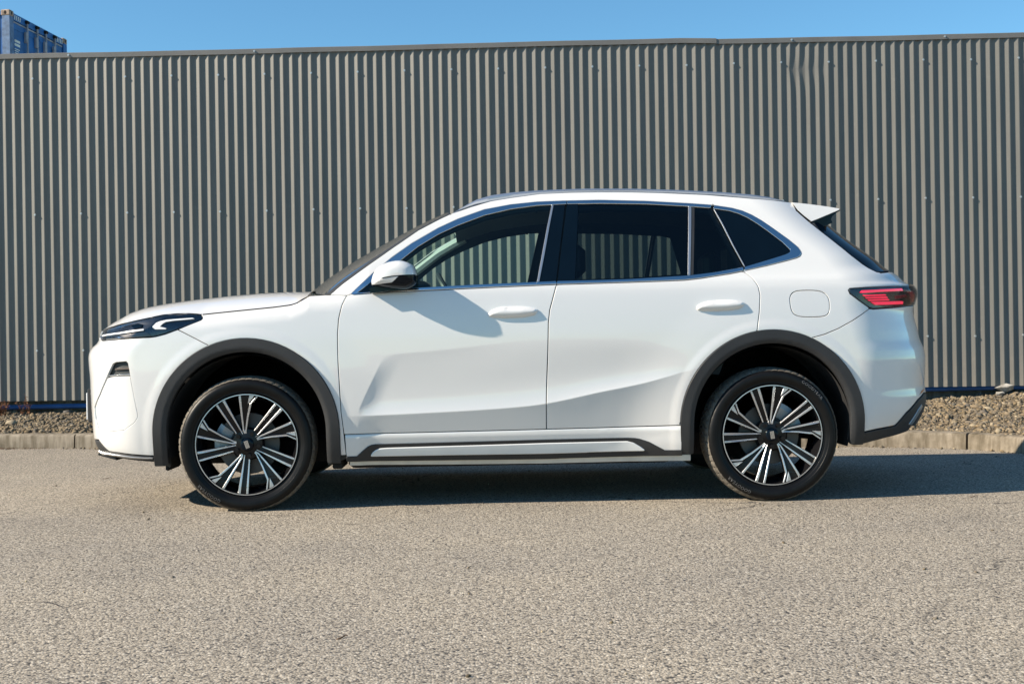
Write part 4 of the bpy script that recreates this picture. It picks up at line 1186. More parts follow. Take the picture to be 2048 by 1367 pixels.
# wheel-arch cladding
def arch_trim(xw, front):
    ro, ri = ARCH_RO + .001, ARCH_RI
    zb_f, zb_r = (.243, .243) if front else (.255, .29)
    outer = [(xw - ro, zb_f)] + [(xw + ro * math.cos(t), ARCH_Z + ro * math.sin(t)) for t in np.linspace(math.pi, 0, 50)] + [(xw + ro, zb_r)]
    inner = [(xw + ri, zb_r)] + [(xw + ri * math.cos(t), ARCH_Z + ri * math.sin(t)) for t in np.linspace(0, math.pi, 50)] + [(xw - ri, zb_f)]
    def off(s, z):
        x = s; d = arch_d(x, z, xw)
        return .011 - .010 * smst(.435, .415, d)
    o = panel('wheel_arch_trim', [sz(outer + inner)], M['cladding'], car, off=off, grid=.012, gap=0, roll=.003, depth=.03)
    mirrored(o, car)
    # liner: a half drum inside the arch
    r = ri + .004
    ts = np.linspace(-.28, math.pi + .28, 40)
    ys = [-.905, -.80, -.62, -.50]
    v = [(xw + r * math.cos(t) * (1 if j < 3 else .98), y, ARCH_Z - .02 + r * math.sin(t)) for y in ys for j, t in [(ys.index(y), t) for t in ts]]
    n = len(ts); f = []
    for j in range(3):
        for i in range(n - 1):
            a = j * n + i; f.append((a, a + 1, a + n + 1, a + n))
    c = len(v); v.append((xw, -.50, ARCH_Z - .1))
    for i in range(n - 1): f.append((3 * n + i, 3 * n + i + 1, c))
    l = mesh_obj('wheel_well', v, f, M['liner'], car, True)
    mirrored(l, car)
arch_trim(XWF, True); arch_trim(XWR, False)
for (x0, x1, zb) in ((XWF - ARCH_RO + .045, XWF - ARCH_RI - .005, .212), (XWF + ARCH_RI + .02, XWF + ARCH_RI + .075, .205)):
    f_ = MB().box((x0, -.86, zb), (x1, -.62, .30), .006).build('air_deflector', M['liner'], car); mirrored(f_, car)

# ---------------------------------------------------------------- side glass and bright trim
chrome_out_f = cat(on_side(TOP_OUT[4:]), on_side(BELT_OUT[1:5]))
def ribbon(name, outer, inner, mat, parent, off, roll=.003, depth=.010):
    return panel(name, [cat(outer, np.asarray(inner)[::-1])], mat, parent, off=off, grid=.02, gap=.0, roll=roll, depth=depth, step=.008)
o_top_f, i_top_f = on_side(TOP_OUT[4:]), on_side(TOP_IN[4:])
ribbon('window_trim', o_top_f, i_top_f, M['chrome'], fd, .004)
ribbon('window_trim', on_side(BELT_OUT[:5]), on_side(BELT_IN[:6][:5] + [(1112.5, 562)]), M['chrome'], fd, .005)
o_r = on_side(BELT_OUT[4:]); i_r = on_side([(1114.5, 562)] + BELT_IN[6:])
ribbon('window_trim', o_r, i_r, M['chrome'], rd, .005)
ribbon('window_trim', on_side([(1423, 409.8)] + TOP_OUT[1:4] + [(1135, 401.3)]), on_side([(1420.5, 416.2)] + TOP_IN[1:4] + [(1134, 408.3)]), M['chrome'], rd, .004)
ribbon('window_trim', on_side([(1489, 541)] + QUART_OUT[1:-1] + [(1429, 410.6)]), on_side([(1489.5, 533.5)] + QUART_IN[1:-1] + [(1426, 417.3)]), M['chrome'], quarter, .004)
# glass panes
seal = .012
gl_f = [(713, 586)] + TOP_IN[::-1][1:9] + [(1074.6, 411.2), (1104, 410), (1096, 451), (1085, 508), (1074.5, 564)] + BELT_IN[:5][::-1]
def pane(name, pts, mat, parent, off=-.004): return panel(name, [on_side(pts)], mat, parent, off=off, grid=.03, gap=.001, roll=.001, depth=.004, step=.02)
pane('side_window', gl_f, M['glass_front'], fd)
pane('pillar_cover', [(1106, 409.8), (1130, 408.6), (1122, 480), (1112.5, 561.5), (1077, 563.5), (1087, 508), (1098, 451)], M['gloss_black'], fd, .001)
panel('pillar_strip', [on_side([(1103, 411), (1107, 411), (1099, 452), (1089, 509), (1078.5, 563), (1074, 563.5), (1084, 508.5), (1094.5, 452)])], M['satin'], fd, off=.004, grid=.02, gap=0, roll=.001, depth=.008)
pane('pillar_cover', [(1134, 408.7), (1156.5, 408.2), (1154, 480), (1150.5, 560.5), (1115, 561.5), (1124.5, 480)], M['gloss_black'], rd, .001)
pane('side_window', [(1156.5, 408), (1201, 407.6), (1292, 408.6), (1377, 413), (1376.5, 550.5), (1262, 557.5), (1150.5, 560.6), (1154, 480)], M['glass_rear'], rd)
panel('pillar_strip', [on_side([(1376.5, 413.5), (1382.5, 413.8), (1380.5, 550.3), (1375.5, 550.6)])], M['satin'], rd, off=.004, grid=.02, gap=0, roll=.001, depth=.008)
panel('pillar_strip', [on_side([(1383, 413.9), (1389, 414.2), (1387, 549.5), (1381, 550.2)])], M['cladding'], rd, off=.002, grid=.02, gap=0, roll=.001, depth=.006)
pane('rear_side_window', [(1389, 414.4), (1420.5, 416.6), (1440, 449), (1463, 492), (1485, 534), (1428, 544.3), (1387, 549.3)], M['glass_rear'], rd)
pane('quarter_window', [(1427, 418)] + QUART_IN[::-1][1:-1] + [(1490, 533), (1466, 489), (1443, 445)], M['gloss_black'], quarter, -.003)
panel('window_edge_strip', [on_side([(1427, 418.6), (1428.6, 418.3), (1445.2, 446.5), (1467, 490), (1490, 532.5), (1488.6, 533.6), (1465.2, 491), (1443.2, 447.8)])], M['satin'], quarter, off=.003, grid=.02, gap=0, roll=.001, depth=.008)

# door handles
def handle(pts, cap_x, door):
    l = chaikin(on_side(pts), 1, True)
    sc_ = l[:, 0].mean() + .004; zt_ = l[:, 1].max() - .010
    h = panel('door_handle', [l], M['paint'], door, off=lambda s, z: .010 - .011 * np.exp(-((s - sc_) / .040) ** 4 - ((z - zt_) / .0085) ** 2), grid=.006, gap=0, roll=.005, depth=.018, step=.005, dome=.013)
    return h
hf = [(976.5, 627), (984.6, 619.5), (1001, 613.6), (1029, 612), (1054, 613), (1073.6, 617.3), (1075.5, 621), (1071, 629.5), (1056, 632.5), (1040, 635), (1001, 636), (980, 634), (977, 631)]
hr = [(1393, 614), (1398, 608), (1416, 601.7), (1443.5, 599), (1471, 600), (1487.5, 604), (1489.2, 608.5), (1482.5, 616.5), (1470, 619), (1457.5, 620.6), (1416, 622.5), (1396, 621), (1393.3, 618)]
for pts, door in ((hf, fd), (hr, rd)):
    h = handle(pts, 0, door)

# ---------------------------------------------------------------- door mirror
def build_mirror():
    out_px = [(743.5, 571), (742, 566), (742.5, 559), (745, 550), (750, 539), (756, 533.5), (763, 529), (770, 526), (777.7, 523.4), (785, 521.6), (792, 520.6), (799, 520.4), (805, 521), (811, 522.4), (816.7, 524.4), (822, 527), (827.5, 530.4), (831, 537), (834, 546), (834.8, 553), (834.2, 566), (830, 570.5), (824.5, 574), (818, 577), (812, 578.6), (800, 578.5), (785, 577.5), (765, 575)]
    x, z = car_plane(arr(out_px)[:, 0], arr(out_px)[:, 1], -1.0)
    out = dens(np.stack([x, z], 1), .008)
    c = np.array([x.mean() + .01, z.mean() + .004])
    sp = arr([(735, 573), (743.5, 571), (785.5, 566.2), (791, 561.5), (795, 557.6), (800, 553), (831, 551), (845, 550.5)])
    sx_, sz2 = car_plane(sp[:, 0], sp[:, 1], -1.0)
    ang = np.arctan2(out[:, 1] - c[1], out[:, 0] - c[0]); o2 = np.argsort(ang)
    rad = np.hypot(out[:, 0] - c[0], out[:, 1] - c[1])[o2]; ang = ang[o2]
    dr = np.array([0, .25, .45, .62, .76, .86, .93, .975, 1.0, 1.03]); dy_ = np.array([-1.078, -1.0765, -1.073, -1.067, -1.058, -1.046, -1.030, -1.010, -.985, -.94])
    fy = pchip(dr, dy_)
    def S_m(x, z):
        x = np.asarray(x, float); z = np.asarray(z, float)
        r = np.hypot(x - c[0], z - c[1]) / np.interp(np.arctan2(z - c[1], x - c[0]), ang, rad, period=2 * math.pi)
        return np.stack([x, fy(np.clip(r, 0, 1.03)), z], -1)
    def N_m(x, z):
        e = .0012
        n = np.cross(S_m(x + e, z) - S_m(x - e, z), S_m(x, z + e) - S_m(x, z - e))
        return n / np.maximum(np.linalg.norm(n, axis=-1, keepdims=True), 1e-9)
    spl = np.stack([sx_, sz2], 1)
    up = out[:, 1] > np.interp(out[:, 0], sx_, sz2)
    def closed(sel):
        k = len(out); st = next(i for i in range(k) if sel[i] and not sel[i - 1])
        run = []
        for i in range(k):
            if not sel[(st + i) % k]: break
            run.append(out[(st + i) % k])
        run = np.array(run)
        mid = spl[(spl[:, 0] > out[:, 0].min()) & (spl[:, 0] < out[:, 0].max())]
        if np.linalg.norm(run[-1] - mid[0]) > np.linalg.norm(run[-1] - mid[-1]): mid = mid[::-1]
        return np.concatenate([run, mid])
    kw = dict(grid=.006, gap=0.0005, roll=.001, step=.005, S=S_m, N=N_m)
    root = panel('door_mirror', [closed(up)], M['paint'], car, depth=.012, **kw)
    panel('mirror_housing', [closed(~up)], M['gloss_black'], root, depth=.012, **kw)
    bk = np.concatenate([[(p[0], -.978, p[1]) for p in out], [(c[0] + (p[0] - c[0]) * .93, -.925, c[1] + (p[1] - c[1]) * .93) for p in out]]); k_ = len(out)
    mesh_obj('mirror_back', bk, [(i, (i + 1) % k_, k_ + (i + 1) % k_, k_ + i) for i in range(k_)] + [tuple(range(k_, 2 * k_))], M['gloss_black'], root, True, None, math.radians(50))
    # indicator slit and foot
    up_p = [(763, 556.6), (768, 554.4), (785, 551.6), (800, 550.2), (815, 549.2), (831, 548.4)]; lo_p = [(831, 550), (815, 551), (800, 552.2), (785, 553.8), (768, 556.8), (763.5, 557.6)]
    q = arr(up_p + lo_p); ix, iz = car_plane(q[:, 0], q[:, 1], -1.05)
    panel('indicator', [np.stack([ix, iz], 1)], M['gloss_black'], root, off=.0015, depth=.004, **kw)
    fx, fz = car_plane(arr([(738.5, 577), (742, 586.5), (778, 582), (812, 580), (800, 573), (752, 572)])[:, 0], arr([(738.5, 577), (742, 586.5), (778, 582), (812, 580), (800, 573), (752, 572)])[:, 1], -.96)
    k = len(fx)
    v = [(fx[i], -.985, fz[i]) for i in range(k)] + [(fx[i] + .01, -.88, fz[i] - .004) for i in range(k)]
    f = [tuple(range(k)), tuple(reversed(range(k, 2 * k)))] + [(i, k + i, k + (i + 1) % k, (i + 1) % k) for i in range(k)]
    mesh_obj('mirror_foot', v, f, M['gloss_black'], root)
    return root
mir = build_mirror()
mirrored(mir, car)

# black sail at the mirror foot, part of the door
pane('sail_cover', [(713, 587), (760, 552), (775, 540.5), (790, 545), (792, 560), (780, 578.5), (745, 583)], M['gloss_black'], fd, .0015)
mirrored(fd, car); mirrored(rd, car); mirrored(quarter, car)

# ---------------------------------------------------------------- inner shell behind the skins (dark), with door openings
def grow(pts, d): 
    l = dens(on_side(pts), .02)
    if area(l) < 0: l = l[::-1]
    return inset(l, d)[0]
win_f = grow(gl_f, .006)
win_r = grow([(1152, 412), (1201, 407.6), (1292, 408.6), (1400, 414), (1425, 419), (1484, 533), (1428, 544.3), (1377, 549.3), (1262, 557.5), (1148, 560.6)], .016)
shell_out = cat(on_side([('F', 692), (215, 672), (240, 662)]), on_side(LAMP_TOP[6:]), on_side(HOOD_GAP), on_side(A_EDGE), on_side(ROOF_EDGE), on_side(FIN_EDGE), on_side([('R', 545, 1775), ('R', 612), ('R', 780), (1790, 852), (1717, 888)]), sz([(XWR + ARCH_RI, .30)]), sz(arch_loop(XWR, ARCH_RI + .003, 0, 0, math.pi)), sz([(XWR - ARCH_RI, .26)]), on_side([(1360, 909), (693, 920)]), sz([(XWF + ARCH_RI, .22)]), sz(arch_loop(XWF, ARCH_RI + .003, 0, 0, math.pi)), sz([(XWF - ARCH_RI, .22)]), on_side([(300, 918), ('F', 890)]))
shell = panel('inner_body', [shell_out, win_f, win_r], M['shell'], car, off=-.019, grid=.04, gap=0, roll=.002, depth=.024, step=.02)
mirrored(shell, car)

# ---------------------------------------------------------------- bonnet, windscreen, roof
def patch(name, edge, centre, mat, parent, nu=24, power=2.0, zpow=None, both=True, lift=0.0, ymin=0.0):
    """surface from an edge line on the near side over the centre line to the far side"""
    e = arr(edge); c = arr(centre); n = len(e)
    ts = np.linspace(-1, 1, 2 * nu + 1)
    V = []
    for i in range(n):
        for t in ts:
            a = abs(t)
            k = a ** power; kz = a ** (zpow or power)
            V.append((c[i, 0] + (e[i, 0] - c[i, 0]) * k, e[i, 1] * (-t) if t > 0 else e[i, 1] * (-t), c[i, 2] + (e[i, 2] - c[i, 2]) * kz + lift))
    m = len(ts); F = []
    for i in range(n - 1):
        for j in range(m - 1):
            a = i * m + j
            F.append((a, a + 1, a + m + 1, a + m))
    return mesh_obj(name, V, F, mat, parent, True)
def res3(p, n):
    p = arr(p); d = np.concatenate([[0], np.cumsum(np.linalg.norm(np.diff(p, axis=0), axis=1))]); t = np.linspace(0, d[-1], n)
    return np.stack([np.interp(t, d, p[:, k]) for k in range(p.shape[1])], 1)
def side3(pts, off=0.0):
    q = dens(on_side(pts), .02, False); n = surf_n(q[:, 0], q[:, 1]); return surf(q[:, 0], q[:, 1]) + n * off
def centre3(pts, y=-0.0):
    p = arr(pts); x, z = car_plane(p[:, 0], p[:, 1], y); return np.stack([x, np.zeros_like(x), z], 1)
hood_edge = res3(side3([(204, 660.5), (208.5, 657.5), (230, 650.5), (260, 642.5), (294, 635), (326, 628.2), (350, 626), (377, 625.4), (395, 626.5), (402.5, 627.5)] + [(x, y - 1.4) for x, y in HOOD_GAP[1:-2]] + [(602, 598.5), (614, 592)], -.001), 60)
front_s = np.linspace(s_mid, float(on_side([(204, 660.5)])[0][0]), 14)[:-1]
front3 = surf(front_s, np.full(13, z_nose))
hood_edge = np.concatenate([front3, hood_edge]); NH = len(hood_edge)
hood_sil = [(203, 660), (214, 651.5), (238, 638.5), (271, 623.5), (304, 615.5), (340, 609.5), (399, 601.5), (461, 594.5), (527, 589), (582, 586.3), (606, 586.6)]
hs = arr(hood_sil); hx, hz = car_plane(hs[:, 0], hs[:, 1], -.45)
hood_x = hood_edge[:, 0]
crown_z = np.interp(hood_x, np.concatenate([[hood_x[0] - .001, hood_x[0] + .02], hx[hx > hood_x[0] + .05]]), np.concatenate([[z_nose, z_nose + .012], hz[hx > hood_x[0] + .05]])) + .012 * smst(0, .3, hood_x - hood_x[0])
hc = np.stack([hood_x, np.zeros(NH), np.maximum(crown_z, hood_edge[:, 2])], 1)
hood = patch('bonnet', hood_edge, hc, M['paint'], car, 26, 2.0, 4.5)
# nose cap between the bonnet edge and the bumper skins: closed panel
A3 = res3(side3(A_EDGE, -.003), 30)
ws_sil = arr([(622, 588), (663, 555), (716, 521), (758, 497), (806, 471), (850, 448), (892, 428.5)])
wx, wz = car_plane(ws_sil[:, 0], ws_sil[:, 1], -.25)
wc = res3(np.stack([wx, np.zeros_like(wx), wz], 1), 30); wc[:, 2] += .004; wc[:, 0] -= .012
screen = patch('windscreen', A3, wc, M['glass_screen'], car, 20, 2.4, 2.4)
# dark band printed round the screen edge and cowl
def band(name, edge, centre, t0, t1, mat, parent, lift=.002):
    e, c = arr(edge), arr(centre); V = []; n = len(e)
    ts = np.linspace(t0, t1, 5)
    for i in range(n):
        for t in ts:
            V.append((c[i, 0] + (e[i, 0] - c[i, 0]) * t ** 2.4, e[i, 1] * t, c[i, 2] + (e[i, 2] - c[i, 2]) * t ** 2.4 + lift))
    F = [(i * 5 + j, i * 5 + j + 1, i * 5 + j + 6, i * 5 + j + 5) for i in range(n - 1) for j in range(4)]
    return mesh_obj(name, V, F, mat, parent, True)
b_ = band('screen_border', A3, wc, .94, 1.0, M['cladding'], screen)
# compliance sticker low in the near corner of the screen
stk = []
for i in (4, 5, 6, 7, 8, 9, 10):
    for t in (.935, .89, .84, .78):
        stk.append((wc[i, 0] + (A3[i, 0] - wc[i, 0]) * t ** 2.4, A3[i, 1] * t, wc[i, 2] + (A3[i, 2] - wc[i, 2]) * t ** 2.4 - .006))
stick = mesh_obj('screen_sticker', stk, [(i * 4 + j, i * 4 + j + 1, i * 4 + j + 5, i * 4 + j + 4) for i in range(6) for j in range(3)], M['sticker'], screen, True)
# cowl and wiper
cw = MB()
cw0 = hood_edge[-1]
MB().box((cw0[0] - .02, -.80, cw0[2] - .08), (A3[0][0] + .05, .80, cw0[2] - .012), .01).build('cowl', M['cladding'], car)
wp = MB().tube([(A3[0][0] - .08, -.70, A3[0][2] + .004), (A3[0][0] - .10, -.40, A3[0][2] + .012), (A3[0][0] - .12, 0.0, A3[0][2] + .02)], .008, 8).build('wiper', M['cladding'], car, True)
R3 = res3(side3(ROOF_EDGE, -.004), 50)
rc = R3.copy(); rc[:, 1] = 0
crown = .045 * np.sin(np.linspace(.25, 1, 50) * math.pi * .62) + .02
rc[:, 2] += np.interp(np.linspace(0, 1, 50), [0, .1, .3, 1], [.012, .03, .045, .03])
rc[:, 0] -= np.interp(np.linspace(0, 1, 50), [0, .2, 1], [.02, 0, 0])
roof = patch('roof', R3, rc, M['paint'], car, 16, 2.2, 2.6)
hl = res3(side3(ROOF_EDGE, -.03), 40); hl[:, 2] -= .03; hlc = hl.copy(); hlc[:, 1] = 0; hlc[:, 2] += .04
patch('headliner', hl, hlc, M['trim_cloth'], car, 10, 2.2, 2.6)

# roof rails
def rail():
    top = arr([(905, 426), (929.6, 410.5), (951, 399.5), (982, 390.5), (1022, 385), (1074.6, 381), (1140, 378.3), (1171, 377.4), (1262, 377.4), (1352.5, 380), (1443, 384.4), (1504, 389.3), (1543, 395.3), (1568, 402)])
    bot = arr([(908, 427.5), (935, 415.5), (955, 407.5), (984, 401), (1023, 395), (1075, 389), (1140, 385.5), (1172, 384.8), (1262, 384.6), (1352, 386.6), (1443, 391), (1504, 396.8), (1542, 401), (1566, 403.5)])
    xt, zt = car_plane(top[:, 0], top[:, 1], -.60); xb, zb = car_plane(bot[:, 0], bot[:, 1], -.60)
    V, F = [], []
    tt = np.linspace(0, 1, 70); ks = np.linspace(0, 1, len(xt))
    X, ZT, ZB = (xt + xb) / 2, zt, zb
    d = np.concatenate([[0], np.cumsum(np.hypot(np.diff(X), np.diff(ZT)))]); q = np.linspace(0, d[-1], 90)
    X, ZT, ZB = np.interp(q, d, X), np.interp(q, d, ZT), np.interp(q, d, ZB)
    for x, a, b in zip(X, ZT, ZB):
        h = a - b
        for (y, k) in ((-.618, .1), (-.622, .45), (-.617, .8), (-.607, .97), (-.595, 1.0), (-.583, .93), (-.578, .5), (-.58, -.2), (-.60, -.35), (-.613, -.2)):
            V.append((x, y, b + h * k))
    m = 10
    for i in range(len(X) - 1):
        for j in range(m):
            a = i * m + j; b = i * m + (j + 1) % m
            F.append((a, b, b + m, a + m))
    F.append(tuple(range(m))); F.append(tuple(reversed(range((len(X) - 1) * m, len(X) * m))))
    return mesh_obj('roof_rail', V, F, M['rail'], car, True, None, math.radians(50))
mirrored(rail(), car)

# spoiler: wedge across the tail with black end fins
def spoiler():
    prof = arr([(1583.6, 404.8), (1610, 407.5), (1640, 411.5), (1665, 415.5), (1676.8, 418), (1677, 420), (1650, 431.5), (1630, 440), (1618.4, 444.5), (1604, 432), (1592.8, 421)])
    ys = np.array([-.66, -.64, -.58, -.40, -.2, 0, .2, .40, .58, .64, .66]); V, F = [], []
    for y in ys:
        x, z = car_plane(prof[:, 0], prof[:, 1], -.62)
        a = abs(y) / .66
        x = x + .035 * (1 - a ** 2) ; z = z + .02 * (1 - a ** 2.5)
        if a > .99: x = x.mean() + (x - x.mean()) * .985; z = z.mean() + (z - z.mean()) * .97
        V += [(p, y * (1 - .42 * (q - z.min()) * min(1, a * 1.2)), q) for p, q in zip(x, z)]
    m = len(prof)
    for i in range(len(ys) - 1):
        for j in range(m):
            a = i * m + j; b = i * m + (j + 1) % m
            F.append((a, a + m, b + m, b))
    F.append(tuple(reversed(range(m)))); F.append(tuple(range((len(ys) - 1) * m, len(ys) * m)))
    sp = mesh_obj('roof_spoiler', V, F, M['paint'], car, True, None, math.radians(28))
    fp = arr([(1618.4, 444.8), (1650, 432), (1676, 420.5), (1675, 423), (1667, 428), (1660, 434), (1657.5, 440), (1660, 447), (1650, 452), (1636, 456)])
    for sgn in (1, -1):
        V = []
        x, z = car_plane(fp[:, 0], fp[:, 1], -.60)
        for y in (-.645, -.56): V += [(p, y * sgn, q) for p, q in zip(x, z)]
        k = len(fp)
        F = [tuple(range(k)), tuple(reversed(range(k, 2 * k)))] + [(i, k + i, k + (i + 1) % k, (i + 1) % k) for i in range(k)]
        mesh_obj('spoiler_fin', V, F, M['gloss_black'], sp)
    return sp
spoiler()

# ---------------------------------------------------------------- underbody and cabin
ub = MB()
ub.box((-1.95, -.60, .22), (1.62, .60, .36), .02)
MB().box((-.86, -.84, .205), (.86, .84, .40), .02).build('floor_pan', M['liner'], car)
ub.build('underbody', M['liner'], car)
MB().box((-2.1, -.50, .34), (-.9, .50, .86), .05).build('engine_bay', M['liner'], car)
MB().box((.95, -.50, .34), (2.1, .50, .92), .05).build('boot_tub', M['shell'], car)
for xw in (XWF, XWR):
    MB().tube([(xw, -.72, .345), (xw, .72, .345)], .035, 10).build('axle', M['liner'], car, True)
dash = MB().prism([(-.95, .75), (-.80, 1.13), (-.62, 1.165), (-.42, 1.14), (-.36, 1.08), (-.40, .75)], -.78, .78).build('dashboard', M['trim_cloth'], car)
sw = MB()
c0 = Vector((-.30, -.37, 1.08)); ax = Vector((.85, 0, .45)).normalized(); e1 = Vector((0, 1, 0)); e2 = ax.cross(e1)
sw.tube([c0 + (e1 * math.cos(t) + e2 * math.sin(t)) * .185 for t in np.linspace(0, 2 * math.pi, 33)], .016, 8, False)
for t in (0, math.pi, -math.pi / 2):
    sw.tube([c0 - ax * .02, c0 + (e1 * math.cos(t) + e2 * math.sin(t)) * .18], .014, 6)
sw.tube([c0 - ax * .03, c0 + ax * .005], .06, 12)
tag(sw.build('steering_wheel', M['seat'], car, True), kind='stuff')
def seat(x, y, w, rear=False):
    s = MB()
    s.box((x - .30, y - w, .55), (x + .22, y + w, .74), .05)
    o = s.build('seat', M['seat'], car, True, math.radians(40))
    lean = .30
    bk = [(x + .14, .68), (x + .30, .66), (x + .30 + .62 * lean, 1.14), (x + .24 + .62 * lean, 1.20), (x + .15 + .62 * lean, 1.18)]
    MB().prism(bk, y - w + .02, y + w - .02).build('seat_back', M['seat'], o)
    hx = x + .22 + .62 * lean
    for dy in ((0,) if not rear else (-.38, .38)):
        h = MB().box((hx - .02, y + dy - .13, 1.215), (hx + .09, y + dy + .13, 1.40), .035).build('headrest', M['seat'], o, True, math.radians(40))
seat(-.05, -.38, .25); seat(-.05, .38, .25); seat(.86, 0, .64, True)
# inside mirror pod and pale far pillar lining
MB().box((-.52, -.10, 1.50), (-.46, .10, 1.56), .02).build('interior_mirror', M['trim_cloth'], car)
ap = arr(A3) * np.array([1, -1, 1])
lin = MB().tube([(p[0] + .055, p[1] - .03, p[2] - .012) for p in ap[0:30]], .030, 8).build('pillar_lining', M['cabin_light'], car, True)
mirrored(lin, car)

# ---------------------------------------------------------------- wheels
R_T, R_RIM, W_Y = 0.3565, 0.2605, -0.925
K = 0.000589
def wheel_z(r):
    """how far the wheel face stands in from the rim edge, by radius"""
    return .004 + .022 * (1 - smst(.03, .25, np.asarray(r, float)))
def flat_piece(name, poly, mat, parent, front=0.0, thick=.004, bevel=.0012, sub=.02):
    """polygon in wheel plane (right, up) laid on the dished face; front>0 stands proud"""
    l = dens(poly, sub)
    if area(l) < 0: l = l[::-1]
    li, _ = inset(l, bevel)
    n = len(l)
    def Y(q, f): return wheel_z(np.hypot(q[:, 0], q[:, 1])) - f
    V = [(a, y, b) for (a, b), y in zip(li, Y(li, front))] + [(a, y, b) for (a, b), y in zip(l, Y(l, front - bevel))] + [(a, y, b) for (a, b), y in zip(l, Y(l, front - thick))]
    from mathutils.geometry import tessellate_polygon
    tri = tessellate_polygon([[Vector((a, b, 0)) for a, b in li]])
    F = []
    for t in tri:
        a, b, c = [li[i] for i in t]
        cr_ = (b[0] - a[0]) * (c[1] - a[1]) - (b[1] - a[1]) * (c[0] - a[0])
        F.append(tuple(t) if cr_ > 0 else tuple(reversed(t)))
    for k in range(2):
        F += [(k * n + i, (k + 1) * n + i, (k + 1) * n + (i + 1) % n, k * n + (i + 1) % n) for i in range(n)]
    return mesh_obj(name, V, F, mat, parent)
def polar(axis_deg, pts):
    """pts as (along, across) in survey pixels about a spoke axis (clockwise from up)"""
    a = math.radians(axis_deg); u = np.array([math.sin(a), math.cos(a)]); v = np.array([math.cos(a), -math.sin(a)])
    return np.array([(u * p + v * q) * K for p, q in pts])
def lathe(prof, n=96, y0=0.0):
    V, F = [], []
    m = len(prof)
    for i in range(n):
        t = 2 * math.pi * i / n
        for r, y in prof: V.append((r * math.cos(t), y + y0, r * math.sin(t)))
    for i in range(n):
        j = (i + 1) % n
        for k in range(m - 1): F.append((i * m + k, i * m + k + 1, j * m + k + 1, j * m + k))
    return V, F

def tyre_mesh():
    # (radius, y) from outer bead over the tread to the inner bead; y grows inward
    prof = [(.2615, .016), (.2655, .006), (.270, .001), (.2745, -.002), (.279, -.0015), (.2835, -.0035), (.2845, -.0052), (.290, -.0075), (.2975, -.0103), (.2985, -.0116), (.304, -.0125), (.316, -.0140), (.327, -.0105), (.3345, -.004), (.3400, .003), (.3450, .010), (.3495, .019), (.3530, .030), (.3550, .045),
            (.3560, .062), (.3562, .066), (.349, .068), (.349, .077), (.3564, .079), (.3566, .105), (.3497, .107), (.3497, .116), (.3566, .118), (.3564, .148), (.349, .150), (.349, .159), (.3562, .161), (.3550, .182), (.3530, .197), (.3480, .209), (.340, .220), (.327, .232), (.305, .236), (.280, .228), (.262, .222), (.2585, .212)]
    n = 360; m = len(prof); V = np.zeros((n, m, 3))
    for i in range(n):
        t = 2 * math.pi * i / n
        for k, (r, y) in enumerate(prof):
            ph = i + int(y * 60)
            if .3330 < r and 12 < k < m - 6 and ph % 6 == 0 and r > .35 - .012: r = r - .0055 * min(1, max(0, (r - .336) / .012))
            V[i, k] = (r * math.cos(t), y, r * math.sin(t))
    V = V.reshape(-1, 3); F = []
    for i in range(n):
        j = (i + 1) % n
        for k in range(m - 1): F.append((i * m + k, i * m + k + 1, j * m + k + 1, j * m + k))
    return V, F, m
TV, TF, TM = tyre_mesh()

def arc_text(body, size, r, centre_deg, y, parent, mat, lift=.0012):
    cu = bpy.data.curves.new('lettering', 'FONT'); cu.body = body; cu.size = size; cu.extrude = lift; cu.space_character = 1.12
    cu.resolution_u = 2
    ob = bpy.data.objects.new('lettering', cu); COL.objects.link(ob)
    dg = bpy.context.evaluated_depsgraph_get()
    me = bpy.data.meshes.new_from_object(ob.evaluated_get(dg)); bpy.data.objects.remove(ob)
    co = np.zeros(len(me.vertices) * 3); me.vertices.foreach_get('co', co); co = co.reshape(-1, 3)
    w = co[:, 0].max()
    a = math.radians(centre_deg) + (co[:, 0] - w / 2) / r
    rr = r + co[:, 1]
    out = np.stack([rr * np.sin(a), y(rr) - co[:, 2], rr * np.cos(a)], 1)
    me.vertices.foreach_set('co', out.ravel()); me.update(); me.materials.clear(); me.materials.append(mat)
    return tag(link(bpy.data.objects.new('lettering', me), parent), kind='stuff')
ty_r = np.array([.262, .267, .272, .278, .290, .304, .316, .327, .3345]); ty_y = np.array([.006, .001, -.002, -.0015, -.0075, -.0125, -.0140, -.0105, -.004])
side_y = lambda r: np.interp(r, ty_r, ty_y) - .0002

